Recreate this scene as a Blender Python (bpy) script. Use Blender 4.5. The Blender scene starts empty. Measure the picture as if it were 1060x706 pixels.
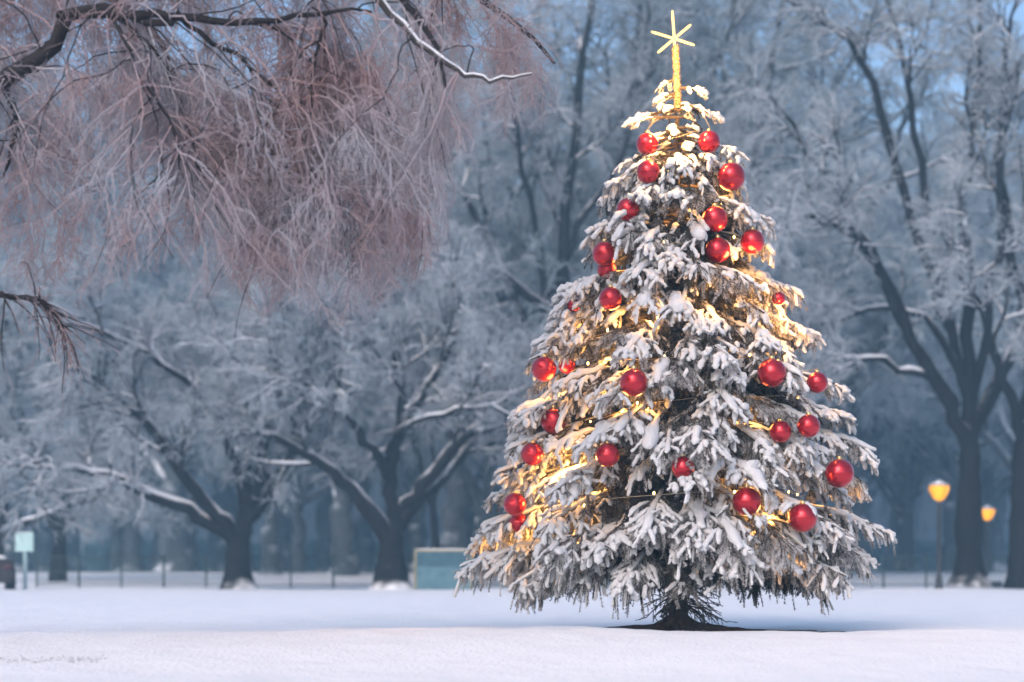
import bpy, bmesh, math
import numpy as np
from mathutils import Vector, Matrix

S = bpy.context.scene
COL = S.collection
RAD = math.radians

# ------------------------------------------------------------------ camera --
LENS = 60.0
FPX = LENS / 36.0 * 1060.0
CAMH = 0.60
HORIZON = 590.0


def P(px, py, Y):
    """point seen at that place of the photograph, Y metres away"""
    return np.array([(px - 530.0) / FPX * Y, Y, CAMH + (HORIZON - py) / FPX * Y])


def project(p):
    p = np.asarray(p)
    return 530.0 + p[..., 0] / p[..., 1] * FPX, HORIZON - (p[..., 2] - CAMH) / p[..., 1] * FPX


cam_d = bpy.data.cameras.new('camera')
cam = bpy.data.objects.new('camera', cam_d)
COL.objects.link(cam)
S.camera = cam
cam.location = (0, 0, CAMH)
cam.rotation_euler = (RAD(90), 0, 0)
cam_d.lens = LENS
cam_d.sensor_width = 36
cam_d.sensor_fit = 'HORIZONTAL'
cam_d.shift_y = (HORIZON - 353.0) / 1060.0
cam_d.clip_start = 0.1
cam_d.clip_end = 2000
cam_d.dof.use_dof = True
cam_d.dof.focus_distance = 15.7
cam_d.dof.aperture_fstop = 0.95
TY = 16.4                       # the decorated tree's distance

# --------------------------------------------------------------- materials --


def new_mat(name):
    m = bpy.data.materials.new(name)
    m.use_nodes = True
    nt = m.node_tree
    b = nt.nodes['Principled BSDF']
    return m, nt, b


def N(nt, kind, **kw):
    n = nt.nodes.new(kind)
    for k, v in kw.items():
        if k in n.inputs:
            n.inputs[k].default_value = v
        else:
            setattr(n, k, v)
    return n


def ramp(nt, fac, stops):
    r = nt.nodes.new('ShaderNodeValToRGB')
    e = r.color_ramp.elements
    e[0].position, e[0].color = stops[0][0], (*stops[0][1], 1)
    e[1].position, e[1].color = stops[-1][0], (*stops[-1][1], 1)
    for p, c in stops[1:-1]:
        x = e.new(p)
        x.color = (*c, 1)
    nt.links.new(fac, r.inputs[0])
    return r.outputs[0]


def noise(nt, scale, detail=3, rough=0.55, obj=True):
    n = N(nt, 'ShaderNodeTexNoise')
    n.inputs['Scale'].default_value = scale
    n.inputs['Detail'].default_value = detail
    n.inputs['Roughness'].default_value = rough
    tc = N(nt, 'ShaderNodeTexCoord')
    nt.links.new(tc.outputs['Object'], n.inputs['Vector'])
    return n


def bump(nt, b, h, strength, dist):
    n = N(nt, 'ShaderNodeBump')
    n.inputs['Strength'].default_value = strength
    n.inputs['Distance'].default_value = dist
    nt.links.new(h, n.inputs['Height'])
    nt.links.new(n.outputs[0], b.inputs['Normal'])


def simple(name, stops, scale=8.0, rough=0.7, metal=0.0, bmp=0.0, bdist=0.01, spec=0.5):
    m, nt, b = new_mat(name)
    n = noise(nt, scale)
    nt.links.new(ramp(nt, n.outputs[0], stops), b.inputs['Base Color'])
    b.inputs['Roughness'].default_value = rough
    b.inputs['Metallic'].default_value = metal
    b.inputs['Specular IOR Level'].default_value = spec
    if bmp:
        bump(nt, b, n.outputs[0], bmp, bdist)
    return m


def emit(name, col, strength):
    m, nt, b = new_mat(name)
    b.inputs['Base Color'].default_value = (*(c * 0.15 for c in col), 1)
    b.inputs['Emission Color'].default_value = (*col, 1)
    b.inputs['Emission Strength'].default_value = strength
    return m


def snowy_bark(name, dark, lo=0.15, hi=0.5, snow=(0.80, 0.81, 0.84), scale=3.0):
    """bark with settled snow wherever the surface looks up"""
    m, nt, b = new_mat(name)
    n = noise(nt, scale, 4)
    bark = ramp(nt, n.outputs[0], [(0.3, tuple(c * 0.6 for c in dark)), (0.7, tuple(c * 1.4 for c in dark))])
    g = N(nt, 'ShaderNodeNewGeometry')
    sep = N(nt, 'ShaderNodeSeparateXYZ')
    nt.links.new(g.outputs['Normal'], sep.inputs[0])
    a = N(nt, 'ShaderNodeMath', operation='MULTIPLY_ADD')
    nt.links.new(n.outputs[0], a.inputs[0])
    a.inputs[1].default_value = 0.5
    nt.links.new(sep.outputs[2], a.inputs[2])
    mr = N(nt, 'ShaderNodeMapRange', interpolation_type='SMOOTHSTEP')
    nt.links.new(a.outputs[0], mr.inputs[0])
    mr.inputs[1].default_value = lo + 0.25
    mr.inputs[2].default_value = hi + 0.25
    mx = N(nt, 'ShaderNodeMix', data_type='RGBA')
    nt.links.new(mr.outputs[0], mx.inputs[0])
    nt.links.new(bark, mx.inputs[6])
    mx.inputs[7].default_value = (*snow, 1)
    nt.links.new(mx.outputs[2], b.inputs['Base Color'])
    b.inputs['Roughness'].default_value = 0.85
    b.inputs['Specular IOR Level'].default_value = 0.2
    bump(nt, b, n.outputs[0], 0.5, 0.03)
    return m


def snow_mat(name, fine=40.0, coarse=4.0, strength=0.35, dist=0.012, col=(0.86, 0.87, 0.89)):
    m, nt, b = new_mat(name)
    n1 = noise(nt, coarse, 5, 0.6)
    n2 = noise(nt, fine, 4, 0.65)
    nt.links.new(ramp(nt, n1.outputs[0], [(0.3, tuple(c * 0.95 for c in col)), (0.7, col)]), b.inputs['Base Color'])
    a = N(nt, 'ShaderNodeMath', operation='MULTIPLY_ADD')
    nt.links.new(n1.outputs[0], a.inputs[0])
    a.inputs[1].default_value = 2.0
    nt.links.new(n2.outputs[0], a.inputs[2])
    b.inputs['Roughness'].default_value = 0.75
    b.inputs['Specular IOR Level'].default_value = 0.25
    bump(nt, b, a.outputs[0], strength, dist)
    return m


M = {}
M['ground_snow'] = snow_mat('ground_snow', 26.0, 2.2, 0.75, 0.035)
M['tree_snow'] = snow_mat('tree_snow', 85.0, 22.0, 0.7, 0.012, (0.66, 0.655, 0.66))
M['bark'] = snowy_bark('bark', (0.006, 0.0063, 0.0072), 0.35, 0.75)
M['branch'] = snowy_bark('branch', (0.02, 0.021, 0.024), 0.1, 0.5)
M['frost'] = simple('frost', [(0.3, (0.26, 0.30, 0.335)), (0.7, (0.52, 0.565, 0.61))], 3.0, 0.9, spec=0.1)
M['hazed_frost'] = simple('hazed_frost', [(0.3, (0.22, 0.28, 0.325)), (0.7, (0.42, 0.49, 0.535))], 1.2, 0.9, spec=0.1)  # frost of the far twigs, blue of the haze mixed into the colour
M['hazed_bark'] = snowy_bark('hazed_bark', (0.05, 0.06, 0.068), 0.2, 0.6, (0.6, 0.64, 0.68))  # paler copy of the bark, distance haze painted in
M['hazed_woods'] = simple('hazed_woods', [(0.3, (0.40, 0.50, 0.56)), (0.7, (0.60, 0.68, 0.72))], 0.6, 0.9, spec=0.1)  # frosted woods, brightened and blued to stand in for thicker haze
M['limb_snow'] = snow_mat('limb_snow', 30.0, 3.0, 0.3, 0.01, (0.70, 0.73, 0.77))
M['willow_bark'] = snowy_bark('willow_bark', (0.022, 0.019, 0.020), 0.85, 1.15)
M['willow_snow'] = snowy_bark('willow_snow', (0.05, 0.045, 0.045), -0.1, 0.35)
M['willow_twig'] = simple('willow_twig', [(0.34, (0.32, 0.215, 0.21)), (0.48, (0.35, 0.29, 0.31)), (0.62, (0.41, 0.40, 0.44))], 1.3, 0.9, spec=0.1)
M['spruce_bark'] = simple('spruce_bark', [(0.3, (0.025, 0.017, 0.013)), (0.7, (0.075, 0.05, 0.038))], 18, 0.9, bmp=0.8, bdist=0.02)
M['soil'] = simple('soil', [(0.3, (0.02, 0.015, 0.012)), (0.52, (0.06, 0.045, 0.036)), (0.57, (0.30, 0.28, 0.28)), (0.64, (0.78, 0.79, 0.82))], 9, 0.95, bmp=0.8, bdist=0.03)
M['dark_metal'] = simple('dark_metal', [(0.3, (0.015, 0.017, 0.02)), (0.7, (0.03, 0.033, 0.038))], 6, 0.55, 0.2)
M['gold_cap'] = simple('gold_cap', [(0.3, (0.55, 0.40, 0.18)), (0.7, (0.75, 0.58, 0.28))], 60, 0.35, 1.0)
M['wire'] = simple('wire', [(0.3, (0.22, 0.17, 0.11)), (0.7, (0.40, 0.32, 0.22))], 20, 0.5)
M['bulb'] = emit('bulb', (1.0, 0.60, 0.20), 8.0)
M['bulb'].cycles.emission_sampling = 'NONE'
M['lamp_glass'] = emit('lamp_glass', (1.0, 0.37, 0.004), 0.95)
M['lamp_core'] = emit('lamp_core', (1.0, 0.60, 0.08), 3.5)
M['fence_metal'] = simple('fence_metal', [(0.3, (0.03, 0.06, 0.06)), (0.7, (0.05, 0.09, 0.09))], 5, 0.6)
M['sign_face'] = simple('sign_face', [(0.3, (0.42, 0.66, 0.66)), (0.7, (0.52, 0.74, 0.73))], 2, 0.6)
M['sign_pole'] = simple('sign_pole', [(0.3, (0.34, 0.50, 0.52)), (0.7, (0.42, 0.58, 0.60))], 4, 0.6)
M['board_frame'] = simple('board_frame', [(0.3, (0.22, 0.20, 0.12)), (0.7, (0.32, 0.29, 0.18))], 7, 0.7)
M['board_dark'] = simple('board_dark', [(0.3, (0.013, 0.061, 0.094)), (0.7, (0.029, 0.101, 0.137))], 3.5, 0.5)
M['board_pale'] = simple('board_pale', [(0.3, (0.036, 0.115, 0.158)), (0.7, (0.101, 0.202, 0.238))], 3.0, 0.5)
M['van_paint'] = simple('van_paint', [(0.3, (0.018, 0.014, 0.015)), (0.7, (0.028, 0.020, 0.021))], 3, 0.4)
M['van_glass'] = simple('van_glass', [(0.3, (0.01, 0.014, 0.018)), (0.7, (0.02, 0.025, 0.03))], 3, 0.1)
M['rubber'] = simple('rubber', [(0.3, (0.012, 0.012, 0.013)), (0.7, (0.02, 0.02, 0.021))], 10, 0.9)
M['tail_lamp'] = simple('tail_lamp', [(0.3, (0.05, 0.006, 0.006)), (0.7, (0.08, 0.01, 0.01))], 4, 0.3)
M['grass'] = simple('grass', [(0.3, (0.08, 0.055, 0.045)), (0.7, (0.20, 0.14, 0.11))], 30, 0.9)
M['hazed_green'] = simple('hazed_green', [(0.3, (0.10, 0.21, 0.22)), (0.7, (0.17, 0.31, 0.31))], 0.5, 0.9)  # hedge green with the pale teal of the haze painted in

# needles: dark green at their root, frosted at their tip, patchy; inner ones toned down as shade
m, nt, b = new_mat('needle')
at = N(nt, 'ShaderNodeAttribute', attribute_name='frost')
n = noise(nt, 5.0, 3)
a = N(nt, 'ShaderNodeMath', operation='MULTIPLY_ADD')
nt.links.new(n.outputs[0], a.inputs[0])
a.inputs[1].default_value = 0.75
nt.links.new(at.outputs['Fac'], a.inputs[2])
nt.links.new(ramp(nt, a.outputs[0], [(0.44, (0.026, 0.027, 0.020)), (0.64, (0.085, 0.08, 0.068)), (0.82, (0.27, 0.26, 0.25)), (1.05, (0.60, 0.59, 0.59))]), b.inputs['Base Color'])
b.inputs['Roughness'].default_value = 0.8
b.inputs['Specular IOR Level'].default_value = 0.2
M['needle'] = m

# satin red with faint ribs turning round the ball
m, nt, b = new_mat('red_ball')
tc = N(nt, 'ShaderNodeTexCoord')
sep = N(nt, 'ShaderNodeSeparateXYZ')
nt.links.new(tc.outputs['Object'], sep.inputs[0])
w = N(nt, 'ShaderNodeMath', operation='MULTIPLY')
nt.links.new(sep.outputs[2], w.inputs[0])
w.inputs[1].default_value = 150.0
s = N(nt, 'ShaderNodeMath', operation='SINE')
nt.links.new(w.outputs[0], s.inputs[0])
n = noise(nt, 10, 3)
nt.links.new(ramp(nt, n.outputs[0], [(0.3, (0.42, 0.004, 0.014)), (0.7, (0.52, 0.007, 0.020))]), b.inputs['Base Color'])
b.inputs['Roughness'].default_value = 0.27
b.inputs['Metallic'].default_value = 0.75
b.inputs['Coat Weight'].default_value = 0.6
b.inputs['Coat Roughness'].default_value = 0.10
bump(nt, b, s.outputs[0], 0.12, 0.004)
M['red_ball'] = m

# gold tinsel on the topper's post, its glitter painted as glowing specks
m, nt, b = new_mat('tinsel')
n = noise(nt, 55, 2)
n.inputs['Scale'].default_value = 70
nt.links.new(ramp(nt, n.outputs[0], [(0.40, (0.08, 0.04, 0.015)), (0.55, (0.32, 0.20, 0.08)), (0.66, (0.70, 0.55, 0.30))]), b.inputs['Base Color'])
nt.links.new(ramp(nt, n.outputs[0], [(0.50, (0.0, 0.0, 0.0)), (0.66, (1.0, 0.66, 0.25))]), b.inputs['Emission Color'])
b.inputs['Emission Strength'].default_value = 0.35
b.inputs['Roughness'].default_value = 0.4
bump(nt, b, n.outputs[0], 1.0, 0.02)
M['tinsel'] = m
M['star_light'] = emit('star_light', (1.0, 0.62, 0.17), 1.6)

# ------------------------------------------------------------ mesh helpers --


class MB:
    """collects shapes; build() links them as one mesh object"""

    def __init__(self):
        self.V, self.F4, self.F3, self.m4, self.m3, self.A = [], [], [], [], [], []
        self.n = 0

    def add(self, V, F4=None, F3=None, mi=0, attr=None):
        V = np.asarray(V, dtype=np.float32).reshape(-1, 3)
        self.V.append(V)
        if F4 is not None and len(F4):
            F4 = np.asarray(F4, dtype=np.int64) + self.n
            self.F4.append(F4)
            self.m4.append(np.full(len(F4), mi))
        if F3 is not None and len(F3):
            F3 = np.asarray(F3, dtype=np.int64) + self.n
            self.F3.append(F3)
            self.m3.append(np.full(len(F3), mi))
        self.A.append(np.zeros(len(V)) if attr is None else np.asarray(attr).reshape(-1))
        self.n += len(V)

    def mesh(self, name, mats, smooth=True, attr=None, origin=(0, 0, 0)):
        V = np.concatenate(self.V) - np.asarray(origin, dtype=np.float32)
        F4 = np.concatenate(self.F4) if self.F4 else np.zeros((0, 4), np.int64)
        F3 = np.concatenate(self.F3) if self.F3 else np.zeros((0, 3), np.int64)
        mi = np.concatenate(self.m4 + self.m3)
        me = bpy.data.meshes.new(name)
        me.vertices.add(len(V))
        me.vertices.foreach_set('co', V.astype(np.float32).ravel())
        L = np.concatenate([F4.ravel(), F3.ravel()])
        me.loops.add(len(L))
        me.loops.foreach_set('vertex_index', L.astype(np.int32))
        st = np.concatenate([np.arange(len(F4)) * 4, len(F4) * 4 + np.arange(len(F3)) * 3])
        me.polygons.add(len(st))
        me.polygons.foreach_set('loop_start', st.astype(np.int32))
        me.polygons.foreach_set('material_index', mi.astype(np.int32))
        me.polygons.foreach_set('use_smooth', np.full(len(st), smooth))
        if attr:
            at = me.attributes.new(attr, 'FLOAT', 'POINT')
            at.data.foreach_set('value', np.concatenate(self.A).astype(np.float32))
        me.update(calc_edges=True)
        for x in (mats if isinstance(mats, (list, tuple)) else [mats]):
            me.materials.append(x)
        return me

    def build(self, name, mats, parent=None, smooth=True, attr=None, origin=(0, 0, 0)):
        """origin: the point the vertices are relative to; for a child, its thing's base"""
        o = bpy.data.objects.new(name, self.mesh(name, mats, smooth, attr, origin))
        COL.objects.link(o)
        if parent is not None:
            o.parent = parent
        else:
            o.location = origin
        return o


def tag(o, label, cat, group=None, kind=None):
    if label:
        o['label'] = label
    if cat:
        o['category'] = cat
    if group:
        o['group'] = group
    if kind:
        o['kind'] = kind
    return o


def thing(name, loc, label, cat, group=None):
    o = bpy.data.objects.new(name, None)
    o.empty_display_size = 0.2
    COL.objects.link(o)
    o.location = loc
    return tag(o, label, cat, group)


def unit(a):
    return a / np.maximum(np.linalg.norm(a, axis=-1, keepdims=True), 1e-9)


def frames(Pn):
    T = unit(np.gradient(Pn, axis=1))
    ref = np.zeros((len(Pn), 1, 3))
    vert = np.abs(unit(Pn[:, -1] - Pn[:, 0])[:, 2]) > 0.85
    ref[:, 0, 2] = 1
    ref[vert, 0] = (0, 1, 0)
    u = unit(np.cross(T, np.broadcast_to(ref, T.shape)))
    v = np.cross(u, T)
    return T, u, v


def tubes(Pn, R, sides=4, squash=None):
    """Pn (n,k,3), R (n,k) -> vertices, quads. squash=(down, up): heights below and above the axis"""
    n, k, _ = Pn.shape
    T, u, v = frames(Pn)
    an = np.arange(sides) / sides * 2 * np.pi + 0.3
    c, s = np.cos(an), np.sin(an)
    if squash:
        s = np.where(s < 0, s * squash[0], s * squash[1])
    R = R if R.ndim == 3 else R[:, :, None]
    V = Pn[:, :, None, :] + R[..., None] * (u[:, :, None, :] * c[None, None, :, None] + v[:, :, None, :] * s[None, None, :, None])
    i = np.arange(n)[:, None, None] * k * sides
    j = np.arange(k - 1)[None, :, None] * sides
    a = np.arange(sides)[None, None, :]
    b = (a + 1) % sides
    F = np.stack([i + j + a, i + j + b, i + j + sides + b, i + j + sides + a], -1).reshape(-1, 4)
    return V.reshape(-1, 3), F


def catmull(pts, K):
    pts = np.asarray(pts, float)
    if len(pts) == 2:
        t = np.linspace(0, 1, K)[:, None]
        return pts[0] * (1 - t) + pts[1] * t
    p = np.vstack([2 * pts[0] - pts[1], pts, 2 * pts[-1] - pts[-2]])
    n = len(pts) - 1
    out = []
    for x in np.linspace(0, n - 1e-6, K):
        i = int(x)
        t = x - i
        a, b, c, d = p[i], p[i + 1], p[i + 2], p[i + 3]
        out.append(0.5 * (2 * b + (c - a) * t + (2 * a - 5 * b + 4 * c - d) * t * t + (3 * b - a - 3 * c + d) * t ** 3))
    return np.array(out)


def interp(Pn, t):
    """Pn (n,k,3), t (n,) -> point, tangent"""
    k = Pn.shape[1]
    x = np.clip(t, 0, 0.9999) * (k - 1)
    i = x.astype(int)
    f = (x - i)[:, None]
    r = np.arange(len(Pn))
    a, b = Pn[r, i], Pn[r, i + 1]
    return a * (1 - f) + b * f, unit(b - a)


def grow(rng, par, pr, n, tmin, tmax, ang, asd, lmin, lmax, K, wander, lift, rk, rtip, rcap=1e9, shorten=0.35):
    """branches sprouting from branches: par (N,k,3), pr (N,k) -> (N*n,K,3), radii"""
    idx = np.repeat(np.arange(len(par)), n)
    m = len(idx)
    t = tmin + (tmax - tmin) * ((np.tile(np.arange(n), len(par)) + rng.random(m)) / n)
    p, T = interp(par[idx], t)
    ri = np.clip(t, 0, 0.999) * (pr.shape[1] - 1)
    r0 = np.minimum(pr[idx, ri.astype(int)] * rk, rcap)
    q = unit(np.cross(T, rng.normal(size=(m, 3))))
    a = rng.normal(ang, asd, m)[:, None]
    d = unit(np.cos(a) * T + np.sin(a) * q)
    L = rng.uniform(lmin, lmax, m) * (1 - shorten * t)
    out = np.zeros((m, K, 3))
    out[:, 0] = p
    st = (L / (K - 1))[:, None]
    for k in range(1, K):
        d = d + rng.normal(size=(m, 3)) * wander
        d[:, 2] += lift
        d = unit(d)
        out[:, k] = out[:, k - 1] + d * st
    R = r0[:, None] * np.linspace(1, 0, K)[None] + rtip * np.linspace(0.6, 1, K)[None]
    return out, R


def box(mb, c, s, mi=0, bev=0.0, rot=0.0):
    """bevelled box: centre, full size"""
    bm = bmesh.new()
    bmesh.ops.create_cube(bm, size=1.0)
    bmesh.ops.scale(bm, vec=s, verts=bm.verts)
    if bev:
        bmesh.ops.bevel(bm, geom=bm.edges[:], offset=bev, segments=2, affect='EDGES', profile=0.6)
    if rot:
        bmesh.ops.rotate(bm, verts=bm.verts, cent=(0, 0, 0), matrix=Matrix.Rotation(rot, 3, 'Z'))
    bmesh.ops.translate(bm, verts=bm.verts, vec=c)
    addbm(mb, bm, mi)


def addbm(mb, bm, mi=0):
    bmesh.ops.triangulate(bm, faces=bm.faces[:])
    bm.verts.ensure_lookup_table()
    mb.add([v.co[:] for v in bm.verts], F3=[[v.index for v in f.verts] for f in bm.faces], mi=mi)
    bm.free()


def lathe(mb, prof, c=(0, 0, 0), seg=24, mi=0, wob=None):
    """prof: (radius, z) from bottom to top"""
    an = np.arange(seg) / seg * 2 * np.pi
    V = [[r * math.cos(a) + c[0], r * math.sin(a) + c[1], z + c[2]] for r, z in prof for a in an]
    F = [[j * seg + i, j * seg + (i + 1) % seg, (j + 1) * seg + (i + 1) % seg, (j + 1) * seg + i] for j in range(len(prof) - 1) for i in range(seg)]
    mb.add(V, F4=F, mi=mi)


def hash2(ix, iy, s):
    h = np.sin(ix * 127.1 + iy * 311.7 + s * 74.7) * 43758.5453
    return h - np.floor(h)


def vnoise(x, y, s=0):
    ix, iy = np.floor(x), np.floor(y)
    fx, fy = x - ix, y - iy
    fx, fy = fx * fx * (3 - 2 * fx), fy * fy * (3 - 2 * fy)
    a, b = hash2(ix, iy, s), hash2(ix + 1, iy, s)
    c, d = hash2(ix, iy + 1, s), hash2(ix + 1, iy + 1, s)
    return (a * (1 - fx) + b * fx) * (1 - fy) + (c * (1 - fx) + d * fx) * fy - 0.5


# ------------------------------------------------------------------ ground --
TX = (702 - 530.0) / FPX * TY


def ground_z(x, y):
    x, y = np.asarray(x, float), np.asarray(y, float)
    crest = 14.9 + 0.7 * vnoise(x * 0.28, x * 0 + 3.3, 5) + 0.16 * vnoise(x * 1.9, x * 0 + 7.7, 6)
    d = y - crest
    front = np.exp(-np.clip(-d, 0, None) ** 2 / (2 * 1.5 ** 2))
    back = np.exp(-np.clip(d, 0, None) ** 2 / (2 * 0.55 ** 2))
    amp = np.clip((x + 3.0) / 3.5, 0, 1)
    amp = 0.30 + 0.70 * amp * amp * (3 - 2 * amp)
    z = 0.12 * amp * np.where(d < 0, front, back) * (0.72 + 0.5 * vnoise(x * 0.35, x * 0, 8))
    z = z - 0.11 * np.exp(-((y - 10.9 - 0.7 * vnoise(x * 0.25, x * 0 + 1, 4)) / 1.9) ** 2) + 0.06 * np.exp(-((y - 7.2) / 1.3) ** 2)
    z = z + 0.018 * np.exp(-((y - 14.4) / 1.6) ** 2) * vnoise(x * 2.6, y * 1.6, 15) + 0.012 * np.exp(-((y - 14.6) / 1.2) ** 2) * vnoise(x * 7.5, y * 5, 16)
    near = np.clip((70 - y) / 40, 0, 1)
    z = z + near * (0.05 * vnoise(x * 0.45, y * 0.33, 1) + 0.022 * vnoise(x * 1.7, y * 1.3, 2) + 0.008 * vnoise(x * 5, y * 4, 3))
    berm = np.exp(-((y - 47.3 - 0.8 * vnoise(x * 0.2, x * 0, 9)) / 1.5) ** 2)
    z = z + berm * (0.05 + 0.10 * vnoise(x * 0.55, x * 0, 10))
    far = np.clip((y - 52) / 30, 0, 1)
    z = z + far * 0.12 * vnoise(x * 0.06, y * 0.05, 12)
    sm = np.clip((y - 54) / 34, 0, 1)
    z = z + 0.46 * sm * sm * (3 - 2 * sm)
    rr = np.hypot(x - TX, (y - TY) * 1.0)
    z = z * (1 - 0.75 * np.exp(-(rr / 0.5) ** 2))
    return z


xs = np.concatenate([-np.geomspace(150, 9, 60), np.linspace(-8.9, 8.9, 230), np.geomspace(9, 150, 60)])
ys = np.concatenate([np.linspace(-36, 5, 40), np.linspace(5.1, 20, 260), np.geomspace(20.1, 300, 170)])
X, Y = np.meshgrid(xs, ys)
Z = ground_z(X, Y)
nx, ny = len(xs), len(ys)
i = (np.arange(ny - 1)[:, None] * nx + np.arange(nx - 1)[None]).reshape(-1)
g = MB()
g.add(np.stack([X, Y, Z], -1), F4=np.stack([i, i + 1, i + nx + 1, i + nx], -1))
tag(g.build('snow_ground', M['ground_snow']), 'snow covered park ground reaching to the far hedge', 'ground', kind='structure')

# -------------------------------------------------------------- bare trees --
TREES = {}


def limb(pts, Y, dY, r0, r1, K=16, rng=None, jit=0.02):
    """pts in photograph pixels, Y at the start, dY how much farther at the end, radii in metres"""
    n = len(pts)
    q = [P(px, py, Y + dY * (i / max(n - 1, 1)) ** 1.2) for i, (px, py) in enumerate(pts)]
    c = catmull(q, K)
    if rng is not None:
        L = np.linalg.norm(c[-1] - c[0])
        w = rng.normal(size=c.shape) * jit * math.sqrt(L)
        w[0] = 0
        c = c + w
    t = np.linspace(0, 1, K)
    return c, r0 * (1 - t) ** 0.8 + r1


def bare_tree(name, label, group, base, limbs, seed, counts=(9, 9, 9, 5), lens=((2.0, 4.0), (1.0, 2.0), (0.5, 1.0), (0.18, 0.45)),
              frost='frost', tmin=0.45, lifts=(0.11, 0.0, -0.06, -0.1), twig=0.008, cat='tree', flare=True, bark='bark'):
    rng = np.random.default_rng(seed)
    root = thing(name, base, label, cat, group)
    tr = MB()
    A, B = [], []
    for k, (c, r) in enumerate(limbs):
        if k:                                            # root each limb in the wood already there
            pts_ = np.concatenate([catmull(x_, 80)[2:] for x_ in A])
            d_ = pts_[np.argmin(np.linalg.norm(pts_ - c[0], axis=1))] - c[0]
            c = c + d_ * ((1 - np.linspace(0, 1, len(c))) ** 4)[:, None]
        if k == 0 and flare:
            r = r.copy()
            r[0] *= 1.35
            r[1] *= 1.08
        V, F = tubes(c[None], (r * (1 + 0.06 * rng.normal(size=r.shape)))[None], 12)
        tr.add(V, F4=F)
        A.append(c)
        B.append(r)
    tr.build('trunk', M[bark], root, origin=base)
    A, B = np.array(A), np.array(B)
    cr = MB()

    def ridge(Pn, Rn, sides):
        k_ = Pn.shape[1]
        t_ = unit(np.gradient(Pn, axis=1))
        lie = np.clip(1.25 - np.abs(t_[..., 2]) * 1.25, 0.02, 1)          # steep wood holds no snow
        wd = (Rn * 0.42 + 0.030 * np.clip(Rn / 0.035, 0.25, 1)) * lie ** 1.5 * (1 + 0.2 * rng.normal(size=Rn.shape))
        c_ = Pn.copy()
        c_[..., 2] += Rn * 0.78 + 0.006
        V, F = tubes(c_, np.maximum(wd, 0.002), sides, squash=(0.35, 0.9))
        cr.add(V, F4=F, mi=2)
    ridge(A[1:], B[1:], 8)
    src, sr = (A[1:], B[1:]) if len(A) > 2 else (A, B)
    l1, r1 = grow(rng, src, sr, counts[0], tmin, 1.0, 0.85, 0.25, *lens[0], 9, 0.16, lifts[0], 0.55, 0.012, 0.075)
    l2, r2 = grow(rng, np.concatenate([l1]), r1, counts[1], 0.15, 1.0, 0.8, 0.25, *lens[1], 7, 0.2, lifts[1], 0.6, 0.010, 0.035)
    l3, r3 = grow(rng, l2, r2, counts[2], 0.12, 1.0, 0.75, 0.25, *lens[2], 5, 0.24, lifts[2], 0.6, twig, 0.015)
    V, F = tubes(l1, r1, 6)
    cr.add(V, F4=F, mi=0)
    ridge(l1, r1, 6)
    V, F = tubes(l2, r2, 5)
    cr.add(V, F4=F, mi=0)
    ridge(l2, r2, 5)
    V, F = tubes(l3, r3, 3)
    cr.add(V, F4=F, mi=1)
    if counts[3]:
        l4, r4 = grow(rng, l3, r3, counts[3], 0.1, 1.0, 0.7, 0.25, *lens[3], 4, 0.25, lifts[3], 0.7, twig * 0.75, 0.010)
        V, F = tubes(l4, r4, 3)
        cr.add(V, F4=F, mi=1)
    cr.build('crown', [M['branch'], M[frost], M['limb_snow']], root, origin=base)
    return root


R_ = np.random.default_rng(77)
Y1 = 50.0
# forked tree with two long low limbs
bare_tree('bare_tree', 'dark forked tree with a long low snowy limb, nearest the slim hazy tree', 'bare trees in the park', P(247, 612, Y1), [
    limb([(247, 614), (246, 590), (247, 565), (253, 540), (256, 505)], Y1, 0.2, 0.36, 0.12),
    limb([(244, 562), (236, 545), (213, 518), (183, 478), (150, 438), (120, 410), (95, 385)], Y1, -1.5, 0.22, 0.05, rng=R_),
    limb([(240, 556), (224, 545), (190, 528), (150, 510), (112, 494), (70, 485), (30, 478)], Y1, -1.0, 0.21, 0.05, rng=R_),
    limb([(253, 535), (256, 505), (250, 460), (235, 400), (228, 340)], Y1, 1.5, 0.19, 0.04, rng=R_),
    limb([(256, 540), (270, 520), (284, 500), (305, 470), (330, 430), (345, 390)], Y1, 0.8, 0.19, 0.04, rng=R_),
    limb([(254, 530), (266, 500), (275, 455), (290, 400), (300, 340), (305, 290)], Y1, -1.2, 0.16, 0.04, rng=R_),
    limb([(258, 545), (275, 520), (270, 480), (215, 420), (170, 360)], Y1, 2.8, 0.14, 0.04, rng=R_),
    limb([(252, 520), (240, 470), (200, 400), (120, 350), (60, 330)], Y1, -3, 0.12, 0.04, rng=R_),
], 11, counts=(9, 9, 8, 4))
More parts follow.
